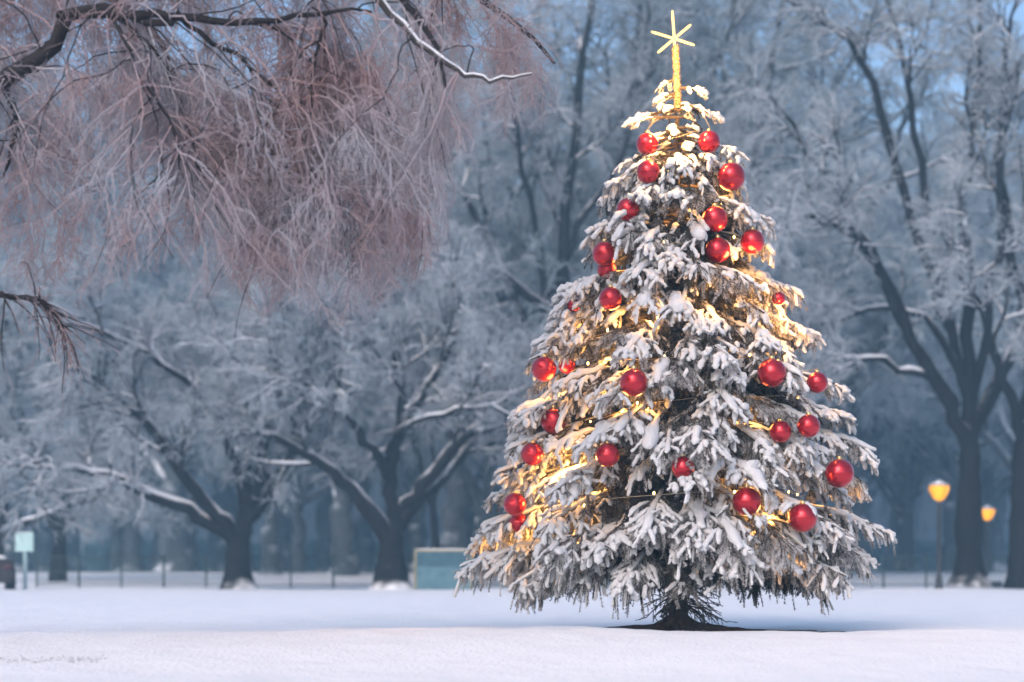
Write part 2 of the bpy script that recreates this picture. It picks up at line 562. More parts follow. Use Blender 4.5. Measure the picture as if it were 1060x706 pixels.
bare_tree('bare_tree', 'thick dark forked tree with snowy arching limbs beside the blue notice board', 'bare trees in the park', P(405, 611, Y1), [
    limb([(405, 613), (405, 590), (405, 565), (407, 540), (408, 515)], Y1, 0.2, 0.42, 0.14),
    limb([(401, 556), (388, 540), (370, 517), (350, 492), (325, 472), (290, 455), (250, 448)], Y1, -1.2, 0.25, 0.05, rng=R_),
    limb([(405, 530), (402, 500), (408, 465), (415, 425), (410, 380), (395, 330)], Y1, 0.6, 0.19, 0.04, rng=R_),
    limb([(410, 535), (430, 512), (455, 480), (485, 448), (520, 425), (560, 410)], Y1, 0.8, 0.2, 0.05, rng=R_),
    limb([(413, 548), (432, 525), (460, 495), (487, 462), (510, 430), (540, 385)], Y1, 2.2, 0.16, 0.04, rng=R_),
    limb([(408, 470), (413, 447), (432, 437), (468, 426), (508, 421), (543, 438), (566, 462)], Y1, -1.8, 0.11, 0.012, rng=R_),
    limb([(402, 500), (385, 470), (355, 430), (320, 395), (280, 370)], Y1, -2.5, 0.14, 0.04, rng=R_),
    limb([(407, 480), (420, 440), (445, 395), (470, 350), (480, 300)], Y1, 1.5, 0.14, 0.04, rng=R_),
], 12, counts=(9, 9, 8, 4))
Y3 = 58.0
bare_tree('bare_tree', 'tall dark bare tree rising directly behind the decorated spruce', 'bare trees in the park', P(566, 608, Y3), [
    limb([(566, 610), (560, 560), (545, 515), (530, 488), (520, 470)], Y3, 0, 0.50, 0.24),
    limb([(566, 590), (572, 500), (578, 380), (578, 300), (585, 200), (600, 110), (612, 20), (618, -60)], Y3, 0.8, 0.27, 0.05, rng=R_),
    limb([(540, 506), (520, 470), (508, 430), (490, 370), (478, 340), (450, 290), (420, 250)], Y3, -2.0, 0.24, 0.04, rng=R_),
    limb([(525, 480), (500, 430), (470, 395), (440, 350), (400, 315), (360, 290)], Y3, -0.5, 0.18, 0.03, rng=R_),
    limb([(576, 400), (550, 340), (515, 270), (480, 200), (455, 140), (440, 80)], Y3, 1.8, 0.15, 0.03, rng=R_),
    limb([(577, 340), (560, 270), (545, 190), (530, 110), (520, 30)], Y3, -1.5, 0.13, 0.03, rng=R_),
    limb([(578, 310), (600, 240), (640, 170), (665, 100), (680, 40)], Y3, 2.0, 0.12, 0.03, rng=R_),
    limb([(578, 360), (610, 300), (660, 250), (720, 200), (760, 160)], Y3, 3.0, 0.12, 0.03, rng=R_),
    limb([(560, 330), (520, 290), (480, 270), (430, 265), (390, 262)], Y3, -3.0, 0.15, 0.05, rng=R_),
], 13, counts=(8, 8, 8, 5), lens=((2.2, 4.4), (1.1, 2.2), (0.5, 1.1), (0.2, 0.5)))
bare_tree('bare_tree', 'tall many stemmed dark tree between the two glowing park lamps', 'bare trees in the park', P(1003, 606, Y1), [
    limb([(1003, 608), (1003, 570), (1003, 530), (1004, 490), (1004, 440), (1004, 400)], Y1, 0.0, 0.37, 0.13),
    limb([(1000, 466), (985, 430), (965, 395), (940, 340), (912, 290), (890, 240), (840, 160), (800, 100)], Y1, -1.4, 0.22, 0.03, rng=R_),
    limb([(1004, 450), (1024, 410), (1042, 375), (1062, 345), (1090, 300), (1120, 240)], Y1, 1.0, 0.22, 0.04, rng=R_),
    limb([(1004, 420), (1003, 360), (1000, 290), (996, 220), (1004, 150), (1012, 60), (1015, -40)], Y1, 0.8, 0.19, 0.03, rng=R_),
    limb([(1003, 420), (982, 340), (966, 250), (950, 150), (936, 70), (920, 0), (905, -50)], Y1, 1.4, 0.14, 0.025, rng=R_),
    limb([(1004, 420), (1022, 330), (1036, 230), (1040, 130), (1048, 40), (1055, -30)], Y1, -1.0, 0.13, 0.025, rng=R_),
    limb([(995, 440), (970, 395), (930, 380), (890, 372), (860, 376), (825, 392)], Y1, -1.8, 0.14, 0.008, rng=R_),
    limb([(985, 345), (955, 260), (925, 150), (890, 60), (840, 10), (780, -10)], Y1, 2.4, 0.14, 0.03, rng=R_),
    limb([(985, 390), (955, 330), (905, 320), (865, 330), (820, 345)], Y1, 1.2, 0.12, 0.01, rng=R_),
    limb([(970, 400), (940, 350), (900, 265), (865, 235), (830, 225), (800, 240)], Y1, -2.6, 0.12, 0.03, rng=R_),
], 14, tmin=0.55, counts=(7, 8, 8, 4), lens=((1.8, 3.8), (0.9, 1.9), (0.5, 1.0), (0.18, 0.45)))
bare_tree('bare_tree', 'dark trunk cut off by the edge beyond the smaller lamp', 'bare trees in the park', P(1060, 607, 49.0), [
    limb([(1060, 609), (1060, 560), (1059, 500), (1061, 450), (1066, 400)], 49.0, 0.3, 0.34, 0.15),
    limb([(1061, 460), (1050, 420), (1030, 370), (1010, 300), (1000, 240)], 49.0, -2.0, 0.16, 0.04, rng=R_),
    limb([(1064, 430), (1080, 360), (1090, 270), (1085, 170), (1075, 80)], 49.0, 1.0, 0.2, 0.04, rng=R_),
    limb([(1064, 420), (1060, 340), (1045, 250), (1035, 150), (1040, 60)], 49.0, 2.2, 0.18, 0.04, rng=R_),
    limb([(1062, 450), (1100, 400), (1140, 350), (1170, 300)], 49.0, -1.0, 0.18, 0.04, rng=R_),
], 15, counts=(8, 8, 8, 5))
bare_tree('bare_tree', 'slim hazy tree standing just beside the pale square sign', 'bare trees in the park', P(60, 611, 66), [
    limb([(60, 612), (60, 590), (61, 565), (64, 545), (66, 520)], 66, 0.2, 0.25, 0.12),
    limb([(61, 556), (50, 530), (35, 505), (10, 480), (-20, 460)], 66, -1, 0.16, 0.05, rng=R_),
    limb([(65, 530), (70, 490), (60, 440), (50, 390), (55, 340)], 66, 1, 0.17, 0.05, rng=R_),
    limb([(65, 535), (85, 500), (105, 460), (120, 420), (130, 370)], 66, 1, 0.16, 0.05, rng=R_),
    limb([(64, 540), (52, 500), (30, 450), (10, 400), (0, 340)], 66, -2, 0.15, 0.05, rng=R_),
], 16, counts=(8, 8, 8, 5), twig=0.011)
bare_tree('bare_tree', 'tree with a slanting bough standing behind the parked car', 'bare trees in the park', P(-6, 611, 64), [
    limb([(-6, 612), (-4, 585), (-1, 555), (3, 530), (6, 505)], 64, 0.2, 0.22, 0.12),
    limb([(0, 560), (18, 545), (45, 535), (75, 522), (105, 515), (130, 512)], 64, -1, 0.14, 0.04, rng=R_),
    limb([(4, 530), (5, 480), (-5, 420), (5, 350), (10, 300)], 64, 1, 0.16, 0.05, rng=R_),
    limb([(4, 520), (-20, 470), (-50, 420), (-60, 360)], 64, 1, 0.15, 0.05, rng=R_),
], 17, counts=(8, 8, 8, 5), twig=0.011)


# -------------------------------------------- hazy trees of the rows behind --
def loc_limb(pts, r0, r1, rng, K=14):
    c = catmull(pts, K)
    L = np.linalg.norm(c[-1] - c[0])
    w = rng.normal(size=c.shape) * 0.03 * math.sqrt(L)
    w[0] = 0
    t = np.linspace(0, 1, K)
    return c + w, r0 * (1 - t) ** 0.8 + r1


def park_tree(seed, H, spread, r):
    """limbs of a tree about its own base: a short bole, then ascending limbs"""
    q = np.random.default_rng(seed)
    fork = H * q.uniform(0.16, 0.22)
    L = [loc_limb([(0, 0, -0.1), (0.02, 0, fork * 0.5), (0.05, 0.02, fork), (0.05, 0, fork * 1.4)], r, r * 0.5, q)]
    n = 7
    for k in range(n):
        a = k * 2.4 + q.uniform(-0.4, 0.4)
        out = spread * q.uniform(0.5, 1.0)
        up = H * q.uniform(0.65, 1.0) if k % 3 else H * q.uniform(0.4, 0.55)
        s = fork * q.uniform(0.85, 1.35)
        e = np.array([math.cos(a) * out, math.sin(a) * out, up])
        m = np.array([math.cos(a) * out * 0.45, math.sin(a) * out * 0.45, s + (up - s) * 0.42])
        L.append(loc_limb([(0.04, 0, s), m, e], r * q.uniform(0.4, 0.6), 0.04, q))
    return L


def copy_thing(o, loc, rz, sc, label=None, group=None):
    c = o.copy()
    COL.objects.link(c)
    c.location = loc
    c.rotation_euler = (0, 0, rz)
    c.scale = (sc, sc, sc)
    if label:
        c['label'] = label
    if group:
        c['group'] = group
    for ch in list(o.children):
        d = ch.copy()
        COL.objects.link(d)
        d.parent = c
        for gch in list(ch.children):
            e = gch.copy()
            COL.objects.link(e)
            e.parent = d
    return c


FARG = 'hazy trees in the rows behind the fence'
FARL = 'frosted bare tree fading into the blue haze behind the fence'
protos = []
named = [(355, 76, 'hazy broad trunk close behind the forked tree beside the notice board', 0.42),
         (308, 84, 'thin hazy trunk standing between two other faded trunks behind the fence', 0.26),
         (280, 78, 'hazy trunk just beside the forked tree with the long low limb', 0.32),
         (499, 80, 'faded trunk standing behind the end of the blue notice board', 0.36)]
for k, (px, Yd, lab, r) in enumerate(named):
    q = np.random.default_rng(40 + k)
    p = P(px, HORIZON, Yd)
    loc = (p[0], Yd, float(ground_z(p[0], Yd)) - 0.05)
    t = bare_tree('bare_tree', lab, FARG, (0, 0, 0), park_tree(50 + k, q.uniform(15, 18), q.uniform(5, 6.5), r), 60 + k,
                  counts=(7, 8, 9, 4), lens=((2.4, 4.8), (1.2, 2.4), (0.6, 1.2), (0.25, 0.55)), frost='hazed_frost', bark='hazed_bark', twig=0.013, lifts=(0.06, 0.0, -0.06, -0.12))
    t.location = loc
    protos.append(t)
q = np.random.default_rng(9)
spots = []
for px in (-40, 120, 190, 420, 540, 630, 720, 800, 880, 945, 1090):
    spots.append((px + q.uniform(-15, 15), q.uniform(98, 108)))
for px in range(-70, 1140, 62):
    spots.append((px + q.uniform(-25, 25), q.uniform(100, 128)))
for px in range(-70, 1140, 40):
    spots.append((px + q.uniform(-25, 25), q.uniform(135, 165)))
for k, (px, Yd) in enumerate(spots):
    p = P(px, HORIZON, Yd)
    copy_thing(protos[k % 4], (p[0], Yd, float(ground_z(p[0], Yd)) - 0.05), q.uniform(0, 6.28), q.uniform(0.95, 1.25) * (1.15 if Yd < 109 else 1.45 if Yd < 130 else 1.9), FARL, FARG)
for px, Yd in ((470, 70), (640, 66), (692, 72), (742, 68), (792, 74), (180, 92), (890, 90), (985, 96), (1075, 84)):
    p = P(px, HORIZON, Yd)
    copy_thing(protos[int(px) % 4], (p[0], Yd, float(ground_z(p[0], Yd)) - 0.05), q.uniform(0, 6.28), q.uniform(1.35, 1.5), FARL, FARG)
# a thin bare sapling behind the notice board
t = bare_tree('bare_tree', 'thin leaning sapling stem rising behind the top of the notice board', FARG, P(452, 611, 62), [
    limb([(453, 611), (452, 580), (450, 550), (448, 520), (450, 490), (446, 450)], 62, 0.2, 0.12, 0.05),
    limb([(449, 525), (440, 490), (425, 450), (420, 410)], 62, 0.6, 0.07, 0.03, rng=R_),
    limb([(449, 515), (460, 480), (470, 440), (475, 400)], 62, -0.6, 0.07, 0.03, rng=R_),
], 18, counts=(6, 6, 7, 4), twig=0.01)
# hedge far beyond the trees: countless twigs
q = np.random.default_rng(21)
nb = 9000
hx = q.uniform(-75, 75, nb)
hy = 178 + q.uniform(-2.5, 2.5, nb)
hh = 3.4 + 1.6 * vnoise(hx * 0.12, hx * 0, 3) + 0.7 * vnoise(hx * 0.6, hx * 0, 4)
hp = np.zeros((nb, 5, 3))
for k in range(5):
    t_ = k / 4.0
    hp[:, k, 0] = hx + q.normal(0, 0.5, nb) * t_
    hp[:, k, 1] = hy + q.normal(0, 0.4, nb) * t_
    hp[:, k, 2] = hh * t_ * q.uniform(0.75, 1.0, nb)
mb = MB()
V, F = tubes(hp, np.full((nb, 5), 0.11) * np.array([1.2, 1.1, 1, 0.8, 0.3])[None], 4)
mb.add(V, F4=F)
tag(mb.build('hedge', M['hazed_green']), 'dim teal hedge far beyond the trees, fading in haze', 'hedge', kind='stuff')

q = np.random.default_rng(22)
nb = 15000
hx = q.uniform(-82, 82, nb)
hy = 192 + q.uniform(-5, 5, nb)
hh = 21 + 9 * vnoise(hx * 0.05, hx * 0, 13) + 5 * vnoise(hx * 0.23, hx * 0, 14)
hp = np.zeros((nb, 6, 3))
z0_ = q.uniform(0, 0.8, nb)
dx_, dy_ = q.normal(0, 2.2, nb), q.normal(0, 1.5, nb)
for k in range(6):
    t_ = k / 5.0
    hp[:, k, 0] = hx + dx_ * t_ + q.normal(0, 0.12, nb)
    hp[:, k, 1] = hy + dy_ * t_
    hp[:, k, 2] = hh * (z0_ + (1 - z0_) * t_ * q.uniform(0.4, 0.8, nb)) * 0.98
mb = MB()
V, F = tubes(hp, np.full((nb, 6), 0.075) * np.array([1.2, 1.1, 1, 0.9, 0.8, 0.4])[None], 4)
mb.add(V, F4=F)
tag(mb.build('far_woods', M['hazed_woods']), 'frosted far woods closing off the park in the haze', 'woods', kind='stuff')

# ------------------------------------------------------------ weeping tree --
WY = 12.8
rng = np.random.default_rng(5)
wbase = (-6.6, WY + 0.6, -0.05)
root = thing('weeping_tree', wbase, 'frosted weeping tree whose reddish drooping twigs hang in from the top corner', 'tree')
wt = MB()
trunk_c = catmull([wbase, (-6.55, WY + 0.6, 1.2), (-6.4, WY + 0.5, 2.4), (-6.3, WY + 0.3, 3.5), (-6.1, WY + 0.2, 4.3)], 18)
V, F = tubes(trunk_c[None], (np.linspace(0.34, 0.16, 18) * (1 + 0.25 * np.exp(-np.arange(18) / 1.5)))[None], 14)
wt.add(V, F4=F)
W = []


def wl(pts, y0, dY, r0, r1, root_pt=None, K=18):
    c = [P(a, b_, y0 + dY * i / (len(pts) - 1)) for i, (a, b_) in enumerate(pts)]
    if root_pt is not None:
        c = [root_pt] + c
    c = catmull(c, K)
    L = np.linalg.norm(c[-1] - c[0])
    w = rng.normal(size=c.shape) * 0.012 * math.sqrt(L)
    w[0] = 0
    t = np.linspace(0, 1, K)
    return c + w, r0 * (1 - t) ** 0.9 + r1


tp = trunk_c[12]
tq = trunk_c[15]
tr_ = trunk_c[17]
dark = [
    wl([(-90, 170), (-30, 110), (8, 80), (34, 62), (62, 32), (78, 14), (112, 10), (150, 19), (182, 16), (188, 14)], WY - 0.7, -0.1, 0.066, 0.014, tp),
    wl([(60, 18), (90, 11), (140, 17), (185, 15), (240, 20), (290, 19), (340, 12), (380, 8)], WY - 0.8, 0.05, 0.036, 0.008),
    wl([(-120, 60), (-40, -40), (60, -75), (170, -85), (280, -80), (370, -60), (450, -25), (530, 15), (578, 70)], WY + 0.4, 0.5, 0.085, 0.012, tr_),
    wl([(-130, 90), (-60, 10), (20, -30), (110, -45), (200, -50), (300, -45), (380, -20), (430, 20), (460, 90)], WY - 0.5, -0.4, 0.075, 0.012, tq),
    wl([(-130, 100), (-80, 60), (-30, 60), (10, 95), (14, 140), (6, 190)], WY - 0.3, -0.4, 0.05, 0.008, tp),
    wl([(-140, 60), (-80, 0), (-20, -30), (60, -30), (120, 0), (160, 40), (190, 90), (210, 150)], WY + 0.9, 0.4, 0.06, 0.008, tq),
]
thin = [
    wl([(185, 16), (225, 45), (262, 72), (300, 103), (335, 150), (352, 210)], WY - 0.75, 0.2, 0.016, 0.004),
    wl([(112, 12), (128, 40), (142, 72), (165, 110), (182, 140), (190, 185)], WY - 0.75, -0.3, 0.014, 0.004),
    wl([(120, 18), (160, 55), (188, 110), (205, 170), (240, 245)], WY - 0.75, 0.35, 0.014, 0.004),
    wl([(340, 13), (330, 40), (322, 80), (305, 130), (300, 190)], WY - 0.75, 0.2, 0.012, 0.004),
    wl([(240, 20), (300, 35), (370, 70), (400, 130), (420, 190)], WY + 0.1, 0.3, 0.014, 0.004),
]
left_sprig = wl([(-60, 288), (-20, 303), (8, 308), (35, 312), (52, 326), (62, 346)], WY - 0.6, -0.1, 0.03, 0.004, trunk_c[8])
snowy = [wl([(370, -28), (400, 10), (442, 48), (468, 68), (495, 80), (520, 82), (553, 74)], WY - 0.9, 0.1, 0.020, 0.006),
         wl([(150, 20), (190, 150), (215, 200), (250, 225)], WY + 0.3, 0.1, 0.010, 0.005)]
for c, r in dark + thin + [left_sprig]:
    V, F = tubes(c[None], r[None], 8)
    wt.add(V, F4=F)
wt.build('trunk', M['willow_bark'], root, origin=wbase)
for c, r in snowy:
    mb = MB()
    V, F = tubes(c[None], r[None], 10)
    mb.add(V, F4=F)
    c2 = c + np.array([0, 0, 1]) * (r * 0.55)[:, None]
    V, F = tubes(c2[None], (r * 1.15)[None], 10)
    mb.add(V, F4=F)
    mb.build('snowy_limb', M['willow_snow'], root, origin=wbase)

# lower outline of the hanging curtain, in photograph pixels
OX = np.array([-400, 0, 30, 60, 95, 130, 165, 200, 225, 245, 265, 300, 335, 370, 400, 440, 463, 478, 500, 540, 572, 585, 700])
OY = np.array([350, 285, 290, 322, 315, 285, 278, 302, 346, 366, 335, 300, 325, 342, 298, 276, 248, 168, 150, 128, 112, 60, -200])
A = np.array([c for c, r in dark + thin + snowy[:1] + dark[2:3]])
B = np.array([r for c, r in dark + thin + snowy[:1] + dark[2:3]])


def outside(Pn, slack=0):
    x, y = project(Pn)
    return y > np.interp(x, OX, OY) + slack


l1, r1 = grow(rng, A, B, 26, 0.14, 1.0, 0.95, 0.35, 0.9, 2.4, 12, 0.2, -0.15, 0.5, 0.0022, 0.0055, 0.4)
k = outside(l1[:, -1], 10)
l1, r1 = l1[~k], r1[~k]
l2, r2 = grow(rng, l1, r1, 14, 0.08, 1.0, 0.85, 0.35, 0.3, 0.85, 9, 0.24, -0.20, 0.5, 0.0016, 0.0030, 0.3)
cl_ = l2[:, -1]
den = vnoise(cl_[:, 0] * 1.7 + 5, cl_[:, 2] * 1.3 + cl_[:, 1], 31) + 0.5 * vnoise(cl_[:, 0] * 4.1, cl_[:, 2] * 3.0 + 2 * cl_[:, 1], 32)
my_ = project(l2[:, 3])[1]
k = ((l2[:, 3, 1] < WY - 0.5) & (my_ < 75) & (rng.random(len(l2)) < 0.85))
k = k | outside(l2[:, -1], 16) | (den < -0.27)
l2, r2 = l2[~k], r2[~k]
l3, r3 = grow(rng, l2, r2, 26, 0.05, 1.0, 0.75, 0.3, 0.07, 0.27, 6, 0.30, -0.13, 0.6, 0.0013, 0.0018, 0.2)
k = outside(l3[:, -1], rng.uniform(-4, 26, len(l3))) | ((l3[:, 0, 1] < WY - 0.75) & (rng.random(len(l3)) < 0.75))
l3, r3 = l3[~k], r3[~k]
# the lone sprig low at the edge
sc_, sr_ = np.array([left_sprig[0]]), np.array([left_sprig[1]])
s2, t2 = grow(rng, sc_, sr_, 34, 0.45, 1.0, 0.8, 0.3, 0.25, 0.75, 8, 0.1, -0.14, 0.4, 0.0025, 0.005, 0.3)
s3, t3 = grow(rng, s2, t2, 4, 0.1, 1.0, 0.6, 0.2, 0.08, 0.25, 6, 0.14, -0.15, 0.6, 0.002, 0.003, 0.3)
mb = MB()
for Pn, Rn, sd in ((l1[::3], r1[::3], 5), (s2, t2, 4)):
    V, F = tubes(Pn, Rn, sd)
    mb.add(V, F4=F, mi=0)
for Pn, Rn, sd in ((l1[1::3], r1[1::3], 5), (l1[2::3], r1[2::3], 5), (l2, r2, 4), (l3, r3, 3), (s3, t3, 3)):
    V, F = tubes(Pn, Rn, sd)
    mb.add(V, F4=F, mi=1)
print('WEEP', len(l1), len(l2), len(l3))
mb.build('crown', [M['willow_bark'], M['willow_twig']], root, origin=wbase)

# ------------------------------------------------------------------ spruce --
rng = np.random.default_rng(2024)
PXM = FPX / TY
SB = np.array([TX, TY, 0.0])
ry = np.array([95, 110, 130, 180, 235, 300, 360, 425, 465, 500, 545, 585, 605])
rw = np.array([14, 30, 46, 66, 90, 118, 146, 170, 188, 194, 204, 214, 196]) / PXM
prof = lambda z: np.interp(HORIZON - (z - CAMH) * PXM, ry, rw)

boughs = []                     # (attach, control, tip)


def add_bough(tip, rise, arch):
    tip = np.asarray(tip, float)
    h = tip - SB
    r = math.hypot(h[0], h[1])
    a = SB + np.array([0, 0, tip[2] - SB[2] + rise])
    mid = a * 0.45 + tip * 0.55
    mid[2] = a[2] * 0.5 + tip[2] * 0.5 + arch
    boughs.append((a, mid, tip))


# tips seen against the background
for px, py in [(648, 131), (629, 192), (609, 241), (580, 304), (578, 322), (552, 357), (549, 372), (536, 426), (540, 440), (514, 490), (508, 514), (490, 560), (478, 586),
               (748, 126), (764, 158), (801, 231), (824, 302), (812, 314), (832, 352), (843, 345), (882, 434), (868, 400), (904, 466), (886, 500), (913, 549), (900, 580),
               (679, 95), (730, 98), (733, 117), (645, 131), (678, 106), (762, 180), (620, 212), (566, 340), (528, 458), (500, 545)]:
    t = P(px, py, TY + rng.uniform(-0.25, 0.25))
    r = abs(t[0] - TX)
    add_bough(t, 0.05 + 0.17 * r, 0.03 + 0.07 * r)
# boughs that reach towards the path
for px, py in [(560, 548), (612, 575), (668, 548), (716, 566), (645, 606), (770, 585), (832, 566), (570, 590), (690, 468), (640, 446), (742, 442), (700, 322), 
               (680, 395), (760, 392), (800, 470), (690, 270), (730, 340), (700, 205), (670, 250), (725, 280)]:
    r_ = prof(CAMH + (HORIZON - py) / PXM) * 0.9
    fd = math.sqrt(max(r_ ** 2 - ((px - 702) / PXM) ** 2, 0.05))
    t = P(px, py, TY - fd)
    add_bough(t, 0.05 + 0.27 * r_, 0.03 + 0.11 * r_)
N_EDGE = len(boughs)
# tiers all the way round
z = 0.44
k = 0
while z < 4.45:
    R0 = float(prof(z))
    n = int(5 + 8.0 * R0)
    for j in range(n):
        a = (j + rng.uniform(-0.35, 0.35)) / n * 2 * math.pi + k * 0.77
        rr = R0 * rng.choice([rng.uniform(0.55, 0.8), rng.uniform(0.82, 1.0)], p=[0.38, 0.62])
        zz = z + rng.uniform(-0.12, 0.12)
        if zz < 0.75:
            zz = max(zz, 0.40) + rng.uniform(0, 0.14)
        if math.sin(a) > 0.35 and rng.random() < 0.3:
            continue                                     # far side: a little thinner
        fr_ = max(0.0, -math.sin(a))
        add_bough(SB + np.array([math.cos(a) * rr, math.sin(a) * rr, zz]), 0.03 + (0.17 + 0.09 * fr_) * R0 + rng.uniform(-0.06, 0.08) * R0, 0.02 + (0.06 + 0.05 * fr_) * R0)
    z += 0.14 + 0.09 * R0
    k += 1
for zt, n_, rl in ((4.40, 7, 0.52), (4.52, 6, 0.42), (4.66, 6, 0.34), (4.80, 5, 0.26), (4.94, 4, 0.19), (5.06, 3, 0.15)):
    for j in range(n_):
        a = (j + rng.uniform(-0.3, 0.3)) / n_ * 2 * math.pi + zt * 9
        rr = rl * rng.uniform(0.65, 1.0)
        add_bough(SB + np.array([math.cos(a) * rr, math.sin(a) * rr, zt + rng.uniform(-0.04, 0.05)]), 0.02 + 0.12 * rr, 0.04)
print('BOUGHS', len(boughs))

ST = {'axis': [], 'lat': [], 'fin': [], 'hang': []}
WT = {'axis': [], 'lat': [], 'fin': [], 'hang': []}        # how much snow each twig carries
tt = np.linspace(0, 1, 10)[:, None]
for a, c, e in boughs:
    ax = (1 - tt) ** 2 * a + 2 * tt * (1 - tt) * c + tt ** 2 * e
    L = np.linalg.norm(e - a)
    ST['axis'].append(ax)
    d0 = unit(e - a)
    side = unit(np.cross(d0, (0, 0, 1)))
    load = rng.choice([rng.uniform(0.0, 0.25), rng.uniform(0.75, 1.0)], p=[0.24, 0.76])
    if e[2] > 4.3:
        load = 1.0
    if len(ST['axis']) <= N_EDGE:
        load = max(load, 0.85)
    WT['axis'].append(load)
    full = float(prof(e[2])) + 1e-3
    low_ = float(np.clip((1.3 - e[2]) / 0.8, 0, 1))
    step = 0.070 + 0.022 * L if e[2] < 4.6 else max(0.085, L * 0.34)
    for t in np.arange(0.22 if L > 0.7 else 0.35, 0.97, step / L):
        p, T = interp(ax[None], np.array([t]))
        p, T = p[0], T[0]
        outer = float(np.clip((math.hypot(p[0] - SB[0], p[1] - SB[1]) / full - 0.42) / 0.25, 0, 1))
        for sgn in (-1, 1):
            if rng.random() < 0.08:
                continue
            ang = RAD(rng.uniform(36, 60) - 12 * t)
            d = unit(math.cos(ang) * T + math.sin(ang) * sgn * side + np.array([0, 0, rng.uniform(-0.34, 0.08)]))
            ln = min(0.38, 0.36 * L * (1 - t) ** 0.75 + 0.085) * rng.uniform(0.7, 1.2)
            if e[2] > 4.6:
                ln = min(ln, 0.11)
            droop = rng.uniform(0.05, 0.42) * ln
            s = np.linspace(0, 1, 7)[:, None]
            lat = p + d * ln * s + np.array([0, 0, -1]) * droop * s ** 2
            lat[1:] += np.cumsum(rng.normal(0, 0.035 * ln, (6, 3)), 0)
            ST['lat'].append(lat)
            w_lat = load * outer * (rng.random() < 0.92)
            WT['lat'].append(w_lat)
            if ln > 0.14:
                for f in np.arange(0.26, 0.95, 0.085 / ln):
                    p2, T2 = interp(lat[None], np.array([f]))
                    p2, T2 = p2[0], T2[0]
                    s2_ = unit(np.cross(T2, (0, 0, 1)))
                    for g2 in (-1, 1):
                        if rng.random() < 0.2:
                            continue
                        an = RAD(rng.uniform(32, 58))
                        d2 = unit(math.cos(an) * T2 + math.sin(an) * g2 * s2_ + np.array([0, 0, rng.uniform(-0.55, 0.05)]))
                        l2_ = rng.uniform(0.08, 0.17) * (1.15 - 0.45 * f)
                        s3_ = np.linspace(0, 1, 6)[:, None]
                        ST['fin'].append(p2 + d2 * l2_ * s3_ + np.array([0, 0, -1]) * l2_ * rng.uniform(-0.05, 0.4) * s3_ ** 2)
                        WT['fin'].append(w_lat * rng.choice([0.3, 1.0], p=[0.25, 0.75]))
            # bare twiglets hanging under the bough
            for _ in range(int(ln / (0.085 - 0.03 * low_)) + 1 if e[2] < 4.5 else 0):
                f = rng.uniform(0.1, 0.98)
                p2, T2 = interp(lat[None], np.array([f]))
                d2 = unit(T2[0] * rng.uniform(0.2, 1.0) + np.array([rng.normal(0, 0.25), rng.normal(0, 0.25), -1.0]))
                s3_ = np.linspace(0, 1, 5)[:, None]
                hl = rng.uniform(0.05, 0.15) * (1 + 0.5 * low_)
                ST['hang'].append(p2[0] + d2 * hl * s3_ + np.array([0, 0, -0.03]) * s3_ ** 2)
                WT['hang'].append(0.4 * load * outer)
for k_ in ST:
    n_ = {'axis': 10, 'lat': 7, 'fin': 6, 'hang': 5}[k_]
    ST[k_] = np.array(ST[k_]).reshape(-1, n_, 3)
    WT[k_] = np.array(WT[k_])
    print(k_, len(ST[k_]))
WT['axis'][(np.abs(ST['axis'][:, -1, 0] - TX) < 0.45) & (ST['axis'][:, -1, 2] < 0.66)] = 0.0

